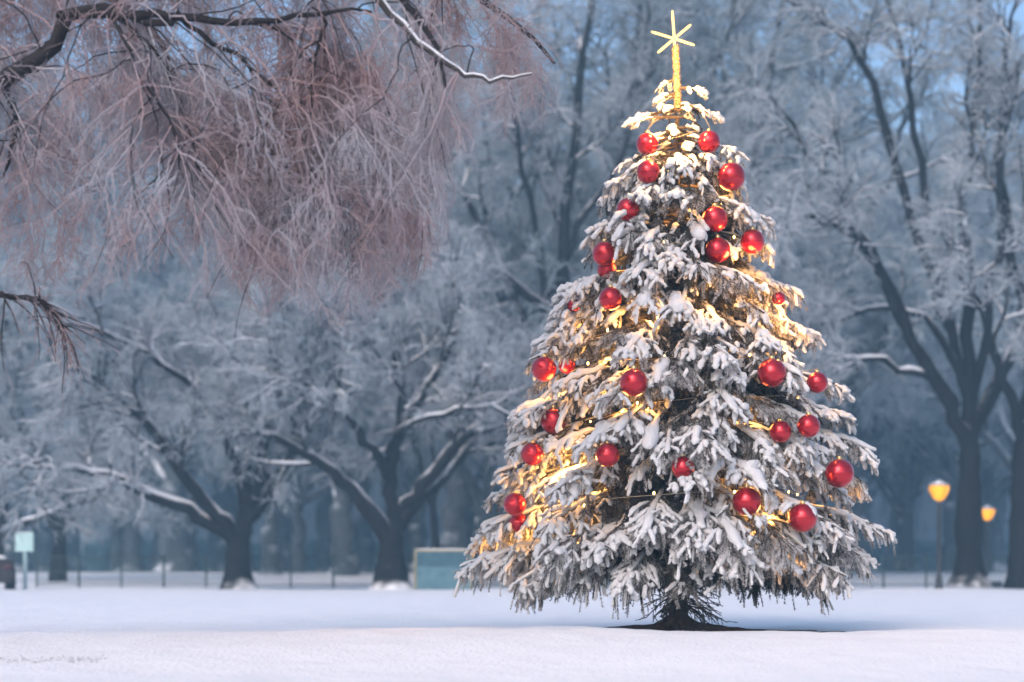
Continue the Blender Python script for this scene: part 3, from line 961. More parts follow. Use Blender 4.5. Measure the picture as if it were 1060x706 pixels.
# ---- baubles: where, how big, whether a twig hangs in front, label
BAUB = [
    (670, 149, 11.5, 1, 'small red bauble peeping from under snowy sprigs, uppermost on the side facing the weeping tree'),
    (671, 178, 12, 0, 'red bauble hanging just under the bauble that peeps from below the top sprigs'),
    (734, 147, 11.5, 1, 'red bauble half covered by a snowy twig near the treetop, on the lamp side'),
    (757, 183, 14.5, 0, 'big red bauble at the upper outline, highest fully seen one on the lamp side'),
    (650, 217, 12, 1, 'red bauble with snowy twig over its side, alone at upper outline facing the weeping tree'),
    (740, 227, 13.5, 0, 'upper red bauble of the close stacked pair in the upper tree'),
    (743, 259, 13, 0, 'lower red bauble of the close stacked pair in the upper tree'),
    (779, 250, 12.5, 0, 'red bauble on the outline beside the stacked pair of baubles'),
    (626, 263, 13, 1, 'red bauble capped by a snowy bough, with a second red one just below it'),
    (628, 279, 10, 2, 'mostly hidden red bauble below the one capped by a snowy bough'),
    (632, 309, 12, 0, 'red bauble in front of snow under the capped bauble, round and fully seen'),
    (594, 316, 7, 2, 'tiny visible red bauble behind a snowy tip at the outline'),
    (563, 382, 13, 0, 'red bauble hanging free beyond the outline at mid height, facing the board'),
    (587, 378, 9, 2, 'dim red bauble half buried beside the one hanging free at mid height'),
    (656, 396, 14.5, 0, 'red bauble beside the golden glow in the middle of the tree'),
    (799, 386, 15, 0, 'large bright red bauble at mid height on the lamp side'),
    (846, 396, 11, 1, 'red bauble on the lamp side outline, half behind a snowy tip at mid height'),
    (808, 447, 11.5, 0, 'smaller red bauble of the side by side pair on the lamp side'),
    (837, 441, 12, 0, 'outer red bauble of the side by side pair on the lamp side'),
    (573, 436, 13.5, 1, 'red bauble at the snow edge under the one hanging free at mid height'),
    (551, 470, 12, 0, 'red bauble on the outline just below the bauble at the snow edge'),
    (629, 471, 12.5, 0, 'red bauble over the big golden lit patch in the lower tree'),
    (707, 484, 12, 1, 'dark red bauble sunk between boughs near the tree centre'),
    (869, 490, 15, 0, 'large red bauble hanging free at the outline nearest the lit lamps'),
    (773, 519, 15, 0, 'large red bauble low in the tree, above brownish twigs near the middle'),
    (831, 536, 15, 0, 'lowest large red bauble on the lamp side of the tree'),
    (533, 522, 12, 0, 'red bauble low on the outline near the notice board, upper of a close pair'),
    (537, 541, 10, 1, 'lowest small red bauble, partly hidden, under another near the notice board'),
    (806, 309, 7, 2, 'small red bauble mostly hidden below a long snowy tip on the lamp side'),
]
allp = np.concatenate([ST['axis'].reshape(-1, 3), ST['lat'].reshape(-1, 3), ST['fin'].reshape(-1, 3), ST['hang'].reshape(-1, 3)])
apx, apy = project(allp)
balls = []
for px, py, r, mode, lab in BAUB:
    d = np.hypot(apx - px, apy - py)
    near = d < r * 1.5
    if near.sum() < 4:
        near = d < r * 3.0
    yy = allp[near, 1] if near.any() else np.array([TY])
    yf = np.percentile(yy, 4) if len(yy) > 8 else yy.min()
    Rm = r / PXM * 0.97
    dep = yf + (-0.35 * Rm if mode == 0 else 0.9 * Rm if mode == 1 else 2.0 * Rm)
    dep = min(dep, TY - 0.02)
    if px < 570 or px > 840:
        dep = max(dep, TY - 1.0)
    c = P(px, py, dep)
    Rm = r / FPX * dep
    balls.append((c, Rm, mode, lab))


def clear(Pn):
    """twigs that would run through a bauble, or hide one that is seen whole"""
    keep = np.ones(len(Pn), bool)
    x, y = project(Pn)
    for (c, Rm, mode, _), (px, py, r, _m, _l) in zip(balls, BAUB):
        hit = (np.linalg.norm(Pn - c, axis=-1) < Rm * 1.12).any(1)
        keep &= ~hit
        lim = {0: 1.12, 1: 0.62, 2: 0.25}[mode]
        fr = ((np.hypot(x - px, y - py + (0 if mode == 0 else -2)) < r * lim) & (Pn[..., 1] < c[1])).any(1)
        keep &= ~fr
    return keep


for k_ in ('lat', 'fin', 'hang'):
    kp = clear(ST[k_])
    kp &= ST[k_][..., 2].min(1) > 0.16
    kp &= ~((ST[k_][..., 2].min(1) < 0.29 + 0.05 * rng.normal(size=len(kp))) & (np.abs(ST[k_][..., 0].mean(1) - TX - 0.05) < 0.42))
    ST[k_], WT[k_] = ST[k_][kp], WT[k_][kp]

sroot = thing('spruce_tree', SB, 'snow laden spruce decorated with red baubles, golden lights and a star', 'christmas tree')
mb = MB()
tc_ = catmull([SB + (0, 0, -0.05), SB + (0, 0, 0.12), SB + (0.01, 0, 0.6), SB + (0.0, 0, 2.5), SB + (-0.01, 0, 4.95)], 40)
an = np.linspace(0, 1, 40)
rad = 0.115 * (1 - an) ** 0.9 + 0.014
rad[:3] *= (1.9, 1.35, 1.1)
V, F = tubes(tc_[None], rad[None], 16)
mb.add(V, F4=F)
for j in range(15):                                     # roots running out over the ground
    a = j / 15 * 2 * math.pi + rng.uniform(-0.2, 0.2)
    ln = rng.uniform(0.45, 1.0) * (1.3 if abs(math.cos(a)) > 0.7 else 0.7)
    pts = [SB + (math.cos(a) * 0.06, math.sin(a) * 0.06, 0.13)]
    for s in np.linspace(0.16, 1, 6):
        a2 = a + rng.normal(0, 0.08)
        x_, y_ = SB[0] + math.cos(a2) * ln * s, SB[1] + math.sin(a2) * ln * s
        pts.append(np.array([x_, y_, float(ground_z(x_, y_)) + 0.055 * (1 - s) + 0.004]))
    c = catmull(pts, 16)
    V, F = tubes(c[None], (np.linspace(0.055, 0.012, 16) * (1 + 0.15 * rng.normal(size=16)))[None], 8)
    mb.add(V, F4=F)
mb.build('trunk', M['spruce_bark'], sroot, origin=SB)

# twig wood and needles
mb = MB()
V, F = tubes(ST['axis'], np.broadcast_to(np.linspace(0.017, 0.006, 10), ST['axis'].shape[:2]), 5)
mb.add(V, F4=F, mi=1)
V, F = tubes(ST['lat'], np.broadcast_to(np.linspace(0.007, 0.003, 7), ST['lat'].shape[:2]), 4)
mb.add(V, F4=F, mi=1)


def needles(Pn, dens, lmin, lmax, width, frost0):
    """dens needles per metre on every strand"""
    seg = np.linalg.norm(np.diff(Pn, axis=1), axis=2).sum(1)
    cnt = np.maximum((seg * dens).astype(int), 3)
    idx = np.repeat(np.arange(len(Pn)), cnt)
    m_ = len(idx)
    p, T = interp(Pn[idx], rng.random(m_))
    q_ = unit(np.cross(T, rng.normal(size=(m_, 3))))
    d = unit(q_ + T * rng.uniform(0.35, 1.0, m_)[:, None])
    ln = rng.uniform(lmin, lmax, m_)[:, None]
    w = unit(np.cross(d, rng.normal(size=(m_, 3)))) * width
    V = np.stack([p - w, p + w, p + d * ln], 1).reshape(-1, 3)
    tip = Pn[:, -1]
    rat = np.hypot(tip[:, 0] - SB[0], tip[:, 1] - SB[1]) / np.maximum(prof(tip[:, 2]), 0.08)
    fr = (rng.uniform(-0.1, 0.3, len(Pn)) + np.clip((rat - 0.72) * 1.3, -0.45, 0.22))[idx] + rng.normal(0, 0.06, m_)  # less frost on inner twigs also paints the shade of the gaps
    at = np.stack([frost0 + fr - 0.1, frost0 + fr - 0.1, frost0 + fr + 0.25], 1).reshape(-1)
    return V, np.arange(m_ * 3).reshape(-1, 3), at


V, F, at = needles(ST['axis'][:, 2:], 420, 0.016, 0.028, 0.0026, 0.05)
mb.add(V, F3=F, mi=0, attr=at)
V, F, at = needles(ST['lat'], 640, 0.018, 0.032, 0.0027, 0.12)
mb.add(V, F3=F, mi=0, attr=at)
V, F, at = needles(ST['fin'], 760, 0.018, 0.032, 0.0027, 0.2)
mb.add(V, F3=F, mi=0, attr=at)
V, F, at = needles(ST['fin'][WT['fin'] > 0.3], 200, 0.028, 0.040, 0.0022, 0.45)
mb.add(V, F3=F, mi=0, attr=at)
V, F, at = needles(ST['lat'][WT['lat'] > 0.3], 180, 0.030, 0.044, 0.0022, 0.4)
mb.add(V, F3=F, mi=0, attr=at)
V, F, at = needles(ST['hang'], 760, 0.014, 0.025, 0.0027, 0.15)
mb.add(V, F3=F, mi=0, attr=at)
lead = np.stack([catmull([SB + (0, 0, 2.2), SB + (0, 0, 3.6), SB + (-0.01, 0, 4.95)], 30)])
V, F, at = needles(lead, 1500, 0.03, 0.055, 0.003, 0.3)
mb.add(V, F3=F, mi=0, attr=at)
# a few bare low sprigs round the foot of the trunk
low = []
for j in range(26):
    a = rng.uniform(0, 2 * math.pi)
    L = rng.uniform(0.3, 0.55)
    st = SB + np.array([0, 0, rng.uniform(0.26, 0.5)])
    e = st + np.array([math.cos(a) * L, math.sin(a) * L, -rng.uniform(0.1, 0.26)])
    e[2] = max(e[2], 0.1)
    low.append(catmull([st, (st + e) / 2 + (0, 0, 0.03), e], 8))
low = np.array(low)
lr = np.broadcast_to(np.linspace(0.010, 0.004, 8), low.shape[:2])
lo2, lr2 = grow(rng, low, lr, 7, 0.3, 1.0, 0.7, 0.15, 0.08, 0.2, 5, 0.06, -0.08, 0.5, 0.002)
for Pn, Rn in ((low, lr), (lo2, lr2)):
    V, F = tubes(Pn, Rn, 4)
    mb.add(V, F4=F, mi=1)
V, F, at = needles(np.concatenate([lo2]), 300, 0.014, 0.024, 0.002, -0.25)
mb.add(V, F3=F, mi=0, attr=at)
V, F, at = needles(low[:, 3:], 300, 0.014, 0.024, 0.002, -0.25)
mb.add(V, F3=F, mi=0, attr=at)
crown = mb.build('crown', [M['needle'], M['spruce_bark']], sroot, attr='frost', origin=SB)

# settled snow: lumpy caps along the upper side of the twigs
mb = MB()


def caps(Pn, wt, r0, K, t0=0.0):
    rb = r0
    k_ = rng.random(len(Pn)) < wt
    Pn, wt = Pn[k_], wt[k_]
    n_ = len(Pn)
    s = np.concatenate([np.linspace(t0, 0.93, K - 3), [0.985, 1.03, 1.045]])
    out = np.stack([interp(Pn, np.full(n_, min(x, 1.0)))[0] for x in s], 1)
    tipd = unit(Pn[:, -1] - Pn[:, -2])
    L_ = np.linalg.norm(Pn[:, -1] - Pn[:, 0], axis=1)
    for q_ in (-2, -1):
        out[:, q_] = Pn[:, -1] + tipd * rb * (0.35 if q_ == -2 else 0.62)
    pr = np.concatenate([np.clip(0.5 + 1.9 * (s[:-3] - t0), 0, 1), [0.92, 0.62, 0.05]])
    r0 = np.where(Pn[:, -1, 2] > 4.5, 0.8, 1.0)[:, None] * r0
    lum = np.cumsum(rng.normal(0, 0.17, size=(n_, K)), 1)
    lum -= lum.mean(1, keepdims=True)
    R = r0 * pr[None] * rng.uniform(0.6, 1.35, n_)[:, None] * np.clip(1 + lum + 0.10 * rng.normal(size=(n_, K)), 0.45, 1.6)
    out[..., 2] += R * 0.30
    out[:, 1:-1] += rng.normal(0, 0.12, size=(n_, K - 2, 3)) * R[:, 1:-1, None]
    sides = 8
    Rr = np.clip(R[:, :, None] * (1 + 0.13 * rng.normal(size=(n_, K, sides))), 0.0005, None)
    V, F = tubes(out, Rr, sides, squash=(0.45, 0.85))
    mb.add(V, F4=F)


caps(ST['axis'], WT['axis'], 0.038, 18, 0.40)
caps(ST['axis'], np.where((WT['axis'] > 0.93) & (ST['axis'][:, -1, 2] < 4.2), 0.9, 0.0), 0.046, 18, 0.55)
caps(ST['hang'], WT['hang'] * 0.5, 0.015, 7, 0.1)
caps(ST['lat'], WT['lat'] * 0.95, 0.027, 11, 0.25)
caps(ST['fin'], WT['fin'] * 0.86, 0.0225, 9, 0.08)
mb.build('snow_cover', M['tree_snow'], crown, origin=SB)

# dark earth bared round the foot
mb = MB()
nr, na = 14, 64
V = []
for i_ in range(nr):
    for j in range(na):
        a = j / na * 2 * math.pi
        edge = (0.62 + (0.95 if math.cos(a) > 0 else 0.6) * abs(math.cos(a)) ** 1.5 + 0.25 * hash2(np.float64(j % 16), np.float64(3), 1.0) * abs(math.cos(a)))
        r_ = edge * (i_ / (nr - 1))
        x_, y_ = SB[0] + math.cos(a) * r_, SB[1] + math.sin(a) * r_ * 0.75
        s = i_ / (nr - 1)
        V.append((x_, y_, float(ground_z(x_, y_)) + 0.035 * (1 - s) ** 0.7 * (0.6 + 0.8 * float(hash2(np.float64(i_), np.float64(j), 2.0))) - (0.02 if i_ == nr - 1 else 0) + 0.004))
F = [[i_ * na + j, i_ * na + (j + 1) % na, (i_ + 1) * na + (j + 1) % na, (i_ + 1) * na + j] for i_ in range(nr - 1) for j in range(na)]
mb.add(V, F4=F)
tag(mb.build('bare_soil', M['soil'], origin=tuple(SB)), 'dark patch of bare earth round the foot of the spruce', 'soil', kind='structure')

# ---- baubles
sp = np.concatenate([ST['lat'].reshape(-1, 3), ST['fin'].reshape(-1, 3), ST['axis'][:, 3:].reshape(-1, 3)])
for c, Rm, mode, lab in balls:
    base = c - np.array([0, 0, Rm])
    o = thing('bauble', base, lab, 'bauble', 'red baubles on the spruce')
    mb = MB()
    prof_ = [(max(Rm * math.sin(t), 0.0004), -Rm * math.cos(t)) for t in np.linspace(0.0, math.pi, 22)]
    lathe(mb, [(r_, z_ + Rm) for r_, z_ in prof_], seg=36)
    mb.build('ball', M['red_ball'], o)
    mb = MB()
    cz = 2 * Rm
    k_ = Rm / 0.12
    lathe(mb, [(0.024 * k_, cz - 0.006), (0.026 * k_, cz - 0.002), (0.025 * k_, cz + 0.016 * k_), (0.021 * k_, cz + 0.021 * k_), (0.0005, cz + 0.022 * k_)], seg=18)
    mb.build('cap', M['gold_cap'], o)
    # hook up to the twig it hangs from
    up = c + np.array([0, 0, Rm * 1.2])
    dv = sp - up
    sc_ = np.linalg.norm(dv, axis=1) + np.where(dv[:, 2] < 0.0, 1.0, 0.0)
    q_ = sp[np.argmin(sc_)]
    w = catmull([up - (0, 0, 0.012), up + (0.006, 0, 0.012), (up + q_) / 2 + (0.004, 0, 0.006), q_], 10)
    mb = MB()
    V, F = tubes((w - base)[None], np.full((1, 10), 0.0022), 6)
    mb.add(V, F4=F)
    mb.build('hook', M['wire'], o)

# ---- string of lights wound round the tree
mb = MB()
turns = 10.5
tn = np.linspace(0, 1, 700)
zz = 0.55 + (4.85 - 0.55) * tn ** 0.85
rr = np.array([prof(z_) for z_ in zz]) * (0.64 + 0.07 * np.sin(tn * 90) + 0.04 * np.sin(tn * 231 + 1))
th = tn * turns * 2 * math.pi - 1.2
wire = np.stack([SB[0] + np.cos(th) * rr, SB[1] + np.sin(th) * rr, zz + 0.12 * rr + 0.03 * np.sin(tn * 160) - 0.02 * np.abs(np.sin(tn * 310))], 1)
lroot = thing('light_string', (SB[0], SB[1], 0.55), 'thin wire of small golden lights wound through the spruce boughs', 'string lights')
lo = np.array([SB[0], SB[1], 0.55])
V, F = tubes(wire[None], np.full((1, 700), 0.003), 5)
mb.add(V, F4=F)
mb.build('cable', M['wire'], lroot, origin=lo)
bm_ = bmesh.new()
bmesh.ops.create_icosphere(bm_, subdivisions=1, radius=1.0)
bv = np.array([v.co[:] for v in bm_.verts])
bf = [[v.index for v in f.verts] for f in bm_.faces]
bm_.free()
nbulb = 64
cum = np.concatenate([[0], np.cumsum(np.linalg.norm(np.diff(wire, axis=0), axis=1))])
first = None
for j in range(nbulb):
    s = (j + 0.5) / nbulb * cum[-1]
    i_ = min(int(np.searchsorted(cum, s)), 699)
    if first is None:
        mb = MB()
        mb.add(bv * (0.011, 0.011, 0.016), F3=bf)
        first = mb.build('bulb', M['bulb'], lroot)
        o = first
    else:
        o = first.copy()
        COL.objects.link(o)
    p_ = wire[i_] - lo + (0, 0, 0.018)
    o.location = p_


def lamp(name, loc, energy, col, parent=None, radius=0.03):
    l = bpy.data.lights.new(name, 'POINT')
    l.energy = energy
    l.color = col
    l.shadow_soft_size = radius
    o = bpy.data.objects.new(name, l)
    COL.objects.link(o)
    o.location = loc
    if parent is not None:
        o.parent = parent
        o.location = Vector(loc) - parent.location
    return o


WARM = (1.0, 0.45, 0.10)
glow = [(600, 345, 2.4), (625, 375, 3.0), (630, 415, 2.6), (590, 410, 1.6), (598, 500, 4.0), (615, 525, 3.2), (580, 480, 1.5), (690, 320, 3.0), (640, 340, 1.2),
        (760, 285, 3.0), (748, 300, 1.5), (798, 328, 3.2), (690, 182, 2.4), (712, 205, 1.6), (700, 245, 1.2), (735, 215, 1.2), (665, 435, 1.5), (620, 330, 1.3),
        (745, 515, 4.0), (790, 550, 2.6), (765, 490, 1.5), (545, 560, 1.6), (600, 545, 1.5), (780, 420, 1.4), (760, 355, 1.4), (650, 270, 1.0),
        (860, 530, 1.2), (720, 400, 1.0), (590, 520, 2.0), (630, 500, 2.6), (610, 480, 2.2), (640, 540, 1.6), (690, 150, 2.0), (722, 170, 1.4), (685, 215, 1.4),
        (770, 540, 3.2), (810, 570, 1.2), (575, 400, 1.4), (810, 335, 1.8), (770, 310, 1.6), (655, 360, 1.4), (520, 575, 1.6)]
GL = 3.1
for px, py, e in glow:
    d = np.hypot(apx - px, apy - py) < 9
    yf = np.percentile(allp[d, 1], 8) if d.sum() > 4 else TY - 0.5
    p0_ = P(px, py, min(yf + 0.22, TY))
    cand = p0_ + rng.uniform(-0.13, 0.13, (60, 3))
    loc_ = allp[np.linalg.norm(allp - p0_, axis=1) < 0.45]
    if len(loc_):                                       # the roomiest gap between the twigs
        p0_ = cand[np.argmax([np.linalg.norm(loc_ - c_, axis=1).min() for c_ in cand])]
    lamp('fairy_light', p0_, e * GL * 1.15, WARM, lroot, 0.10)

# ---- star topper
sc0 = P(698, 40, TY)
sroot2 = thing('star_topper', P(701, 98, TY), 'glowing six armed stick star on a golden tinsel post atop the spruce', 'star')
ob = np.array(P(701, 98, TY))
mb = MB()
pc = catmull([P(702, 112, TY), P(701, 97, TY), P(700, 70, TY), P(699, 48, TY)], 60)
V, F = tubes(pc[None], (0.027 + 0.004 * rng.normal(size=(1, 60))), 10)
mb.add(V, F4=F)
npnt = 1500                                            # tinsel strips standing out of the post
tv = rng.random(npnt)
p_ = interp(np.broadcast_to(pc[None], (npnt, 60, 3)), tv)[0]
a = rng.uniform(0, 2 * math.pi, npnt)
d = unit(np.stack([np.cos(a), np.sin(a), rng.uniform(-0.3, 0.7, npnt)], 1))
wv = unit(np.cross(d, rng.normal(size=(npnt, 3)))) * 0.003
V = np.stack([p_ + d * 0.02 - wv, p_ + d * 0.02 + wv, p_ + d * rng.uniform(0.036, 0.050, npnt)[:, None]], 1)
mb.add(V, F3=np.arange(npnt * 3).reshape(-1, 3))
mb.build('post', M['tinsel'], sroot2, origin=ob)
for px, py, dy in [(696, 12, 0), (675, 33, -0.03), (718, 46.5, -0.04), (714.5, 26, 0.03), (681.5, 54, -0.02), (699, 62, 0.02)]:
    e_ = P(px, py, TY + dy)
    c_ = sc0 + unit(e_ - sc0) * 0.012
    ln_ = np.linspace(0, 1, 9)[:, None]
    arm = c_ * (1 - ln_) + e_ * ln_
    rd = np.full((1, 9), 0.0125)
    rd[0, -1] = 0.010
    mb = MB()
    V, F = tubes(arm[None], rd, 10)
    mb.add(V, F4=F)
    mb.add(bv * 0.0115 + e_, F3=bf)
    mb.build('arm', M['star_light'], sroot2, origin=ob)
lamp('star_lamp', P(699, 46, TY - 0.30), 24.0, (1.0, 0.52, 0.14), sroot2, 0.05)
lamp('star_lamp', P(700, 84, TY - 0.36), 30.0, (1.0, 0.52, 0.14), sroot2, 0.05)
lamp('star_lamp', P(695, 128, TY - 0.55), 24.0, (1.0, 0.52, 0.14), sroot2, 0.04)


# ------------------------------------------------------------- park lamps --
def street_lamp(px, ytop, Yd, label, energy):
    """post, tapered glass lantern with a snow capped lid"""
    b_ = P(px, HORIZON, Yd)
    gz = float(ground_z(b_[0], Yd))
    base = np.array([b_[0], Yd, gz])
    top = P(px, ytop, Yd)[2] - gz
    o = thing('street_lamp', base, label, 'street lamp', 'lit park lamps')
    k_ = top / 3.05
    mb = MB()
    lathe(mb, [(0.13 * k_, -0.1), (0.13 * k_, 0.06), (0.10 * k_, 0.09), (0.085 * k_, 0.35 * k_), (0.06 * k_, 0.42 * k_), (0.062 * k_, 0.9 * k_), (0.055 * k_, 2.30 * k_), (0.07 * k_, 2.33 * k_), (0.07 * k_, 2.37 * k_), (0.04 * k_, 2.40 * k_), (0.05 * k_, 2.45 * k_)], seg=14)
    mb.build('post', M['dark_metal'], o)
    mb = MB()
    lathe(mb, [(0.07 * k_, 2.45 * k_), (0.15 * k_, 2.51 * k_), (0.24 * k_, 2.66 * k_), (0.29 * k_, 2.80 * k_), (0.27 * k_, 2.86 * k_)], seg=8)
    mb.build('lantern', M['lamp_glass'], o, smooth=False)
    mb = MB()
    lathe(mb, [(0.30 * k_, 2.862 * k_), (0.315 * k_, 2.875 * k_), (0.15 * k_, 2.95 * k_), (0.04 * k_, 2.985 * k_), (0.001, 3.02 * k_)], seg=8)
    for j in range(4):
        a = j * math.pi / 2 + math.pi / 8
        bar = np.array([[math.cos(a) * 0.072, math.sin(a) * 0.072, 2.45], [math.cos(a) * 0.248, math.sin(a) * 0.248, 2.66], [math.cos(a) * 0.298, math.sin(a) * 0.298, 2.80], [math.cos(a) * 0.285, math.sin(a) * 0.285, 2.865]]) * k_
        V, F = tubes(bar[None], np.full((1, 4), 0.012 * k_), 6)
        mb.add(V, F4=F)
    lid = mb.build('lid', M['dark_metal'], o, smooth=False)
    mb = MB()
    lathe(mb, [(0.305 * k_, 2.882 * k_), (0.22 * k_, 2.915 * k_), (0.12 * k_, 2.965 * k_), (0.05 * k_, 3.00 * k_), (0.001, 3.03 * k_)], seg=16)
    mb.build('snow_cap', M['ground_snow'], lid)
    mb = MB()
    lathe(mb, [(0.001, 2.50 * k_), (0.05 * k_, 2.54 * k_), (0.075 * k_, 2.64 * k_), (0.06 * k_, 2.74 * k_), (0.001, 2.79 * k_)], seg=14)
    mb.build('flame_bulb', M['lamp_core'], o)
    lamp('lamp_light', base + (0, -0.55 * k_, 2.70 * k_), energy, (1.0, 0.62, 0.18), o, 0.1)
    return o


street_lamp(972, 496, 48.0, 'taller glowing park lamp on a dark post with yellow lantern and snowy lid', 5)
street_lamp(1022, 522, 60.0, 'smaller dimmer park lamp between two dark trunks', 4)
# snow covered low box at the foot of the smaller lamp
b_ = P(1024, 610, 57.0)
o = thing('planter', (b_[0], 57.0, 0.0), 'low dark planter heaped with snow at the foot of the smaller lamp', 'planter')
mb = MB()
box(mb, (0, 0, 0.10), (0.72, 0.5, 0.24), bev=0.03)
mb.build('tub', M['dark_metal'], o)
mb = MB()
lathe(mb, [(0.36, 0.222), (0.34, 0.29), (0.25, 0.36), (0.12, 0.40), (0.001, 0.41)], seg=20)
mb.build('snow_heap', M['ground_snow'], o)

# ----------------------------------------------------------------- fence --
FY = 56.5
x0, x1 = P(38, 0, FY)[0], P(1090, 0, FY)[0]
ftop = P(0, 575, FY)[2]
o = thing('park_fence', ((x0 + x1) / 2, FY, 0), 'long low greenish wire fence standing across the whole snowfield behind the trunks', 'fence')
fo = np.array([(x0 + x1) / 2, FY, 0])
npost = 25
for j in range(npost):
    x = x0 + (x1 - x0) * j / (npost - 1)
    mb = MB()
    lathe(mb, [(0.035, -0.1), (0.035, ftop), (0.04, ftop + 0.005), (0.03, ftop + 0.04), (0.001, ftop + 0.05)], c=(x - fo[0], 0, 0), seg=8)
    mb.build('post', M['fence_metal'], o)
for zz_, nm in ((ftop - 0.03, 'rail'), (0.12, 'rail'), (ftop * 0.5, 'rail')):
    mb = MB()
    V, F = tubes(np.array([[[x0 - fo[0], -0.03, zz_], [0, -0.03, zz_], [x1 - fo[0], -0.03, zz_]]]), np.full((1, 3), 0.014), 6)
    mb.add(V, F4=F)
    mb.build(nm, M['fence_metal'], o)
mb = MB()
bx = np.arange(x0, x1, 0.085) - fo[0]
bars = np.zeros((len(bx), 2, 3))
bars[:, :, 0] = bx[:, None]
bars[:, 0, 2], bars[:, 1, 2] = 0.05, ftop
V, F = tubes(bars, np.full((len(bx), 2), 0.0065), 4)
mb.add(V, F4=F)
bz = np.arange(0.15, ftop, 0.14)
bars = np.zeros((len(bz), 2, 3))
bars[:, 0, 0], bars[:, 1, 0] = x0 - fo[0], x1 - fo[0]
bars[:, :, 2] = bz[:, None]
bars[:, :, 1] = 0.012
V, F = tubes(bars, np.full((len(bz), 2), 0.005), 4)
mb.add(V, F4=F)
mb.build('wire_mesh', M['fence_metal'], o)

# ---------------------------------------------------------- notice board --
BY = 49.5
a_, c_ = P(429, 612, BY), P(489, 569, BY)
wB, hB = c_[0] - a_[0], c_[2]
bc = np.array([(a_[0] + c_[0]) / 2, BY, 0])
o = thing('notice_board', bc, 'low wide blue notice board in a yellowish frame beside the thick forked tree', 'notice board')
fw = 0.06
mb = MB()
box(mb, (-wB / 2 + fw / 2, 0, hB / 2 - 0.05), (fw, 0.12, hB + 0.1), bev=0.01)
box(mb, (wB / 2 - fw / 2, 0, hB / 2 - 0.05), (fw, 0.12, hB + 0.1), bev=0.01)
box(mb, (0, 0.002, hB - fw / 2), (wB - 2 * fw, 0.11, fw), bev=0.01)
mb.build('frame', M['board_frame'], o, smooth=False)
split = hB * 0.58
mb = MB()
box(mb, (0, 0.0, (split + hB - fw) / 2), (wB - 2 * fw, 0.06, hB - fw - split))
mb.build('upper_panel', M['board_dark'], o, smooth=False)
mb = MB()
box(mb, (0, 0.0, split / 2 + 0.0), (wB - 2 * fw, 0.055, split - 0.006))
mb.build('lower_panel', M['board_pale'], o, smooth=False)
mb = MB()
n_ = 24
cx = np.linspace(-wB / 2 + 0.02, wB / 2 - 0.02, n_)
cp = np.stack([cx, np.zeros(n_), np.full(n_, hB)], 1)
V, F = tubes(cp[None], (0.04 * np.clip(8 * (0.5 - np.abs(np.linspace(-0.5, 0.5, n_))), 0.15, 1) ** 0.5 * (1 + 0.1 * np.sin(cx * 9)))[None], 10, squash=(0.02, 0.75))
mb.add(V, F4=F)
mb.build('snow_cap', M['ground_snow'], o)

# ------------------------------------------------------------------- sign --
SY = 50.5
p0, p1 = P(16.5, 571, SY), P(35.5, 551.5, SY)
sc_ = np.array([(p0[0] + p1[0]) / 2, SY, 0])
o = thing('park_sign', sc_, 'blank pale teal square sign on a single post near the parked car', 'sign')
mb = MB()
lathe(mb, [(0.065, -0.1), (0.06, 0.3), (0.06, p1[2] - 0.05)], seg=10)
mb.build('post', M['sign_pole'], o)
mb = MB()
box(mb, (0, -0.09, (p0[2] + p1[2]) / 2), (p1[0] - p0[0], 0.045, p1[2] - p0[2]), bev=0.012)
mb.build('panel', M['sign_face'], o, smooth=False)
mb = MB()
n_ = 12
cp = np.stack([np.linspace(-0.26, 0.26, n_), np.full(n_, -0.09), np.full(n_, p1[2])], 1)
V, F = tubes(cp[None], (0.035 * np.clip(8 * (0.5 - np.abs(np.linspace(-0.5, 0.5, n_))), 0.15, 1) ** 0.5)[None], 8, squash=(0.02, 0.8))
mb.add(V, F4=F)
mb.build('snow_cap', M['ground_snow'], o)

# ------------------------------------------------------------- parked car --
# seen from its tail, only its near flank inside the picture
CY = 49.0
xr = P(12.5, 0, CY)[0]
hC = P(0, 576, CY)[2] - 0.0
cw, cl = 1.75, 4.1
cc = np.array([xr - cw / 2 - 0.62, CY + cl / 2, 0.0])
CANG = math.atan2(-cc[0], cc[1]) + RAD(1.5)
o = thing('parked_car', cc, 'dark parked car with snow on its roof at the edge beside the sign', 'car')
o.rotation_euler = (0, 0, CANG)
mb = MB()
# section profile of the body across its length (y, from tail to nose), heights
prof_c = [(-2.05, 0.30, 0.62, 0.80), (-1.95, 0.24, 0.86, 0.86), (-1.2, 0.22, 0.90, 0.88), (0.6, 0.22, 0.88, 0.88), (1.7, 0.24, 0.76, 0.85), (2.02, 0.30, 0.60, 0.74)]
V, F = [], []
for y_, zb, zt, hw in prof_c:
    for xx, zz_ in ((-hw * 0.93, zb), (-hw, zb + 0.2), (-hw, (zb + zt) / 2 + 0.06), (-hw * 0.94, zt), (hw * 0.94, zt), (hw, (zb + zt) / 2 + 0.06), (hw, zb + 0.2), (hw * 0.93, zb)):
        V.append((xx, y_, zz_))
for i_ in range(len(prof_c) - 1):
    for j in range(8):
        F.append([i_ * 8 + j, i_ * 8 + (j + 1) % 8, (i_ + 1) * 8 + (j + 1) % 8, (i_ + 1) * 8 + j])
F.append([0, 7, 6, 1])
F.append([1, 6, 5, 2])
F.append([2, 5, 4, 3])
e_ = (len(prof_c) - 1) * 8
F += [[e_ + 0, e_ + 1, e_ + 6, e_ + 7], [e_ + 1, e_ + 2, e_ + 5, e_ + 6], [e_ + 2, e_ + 3, e_ + 4, e_ + 5]]
mb.add(V, F4=F)
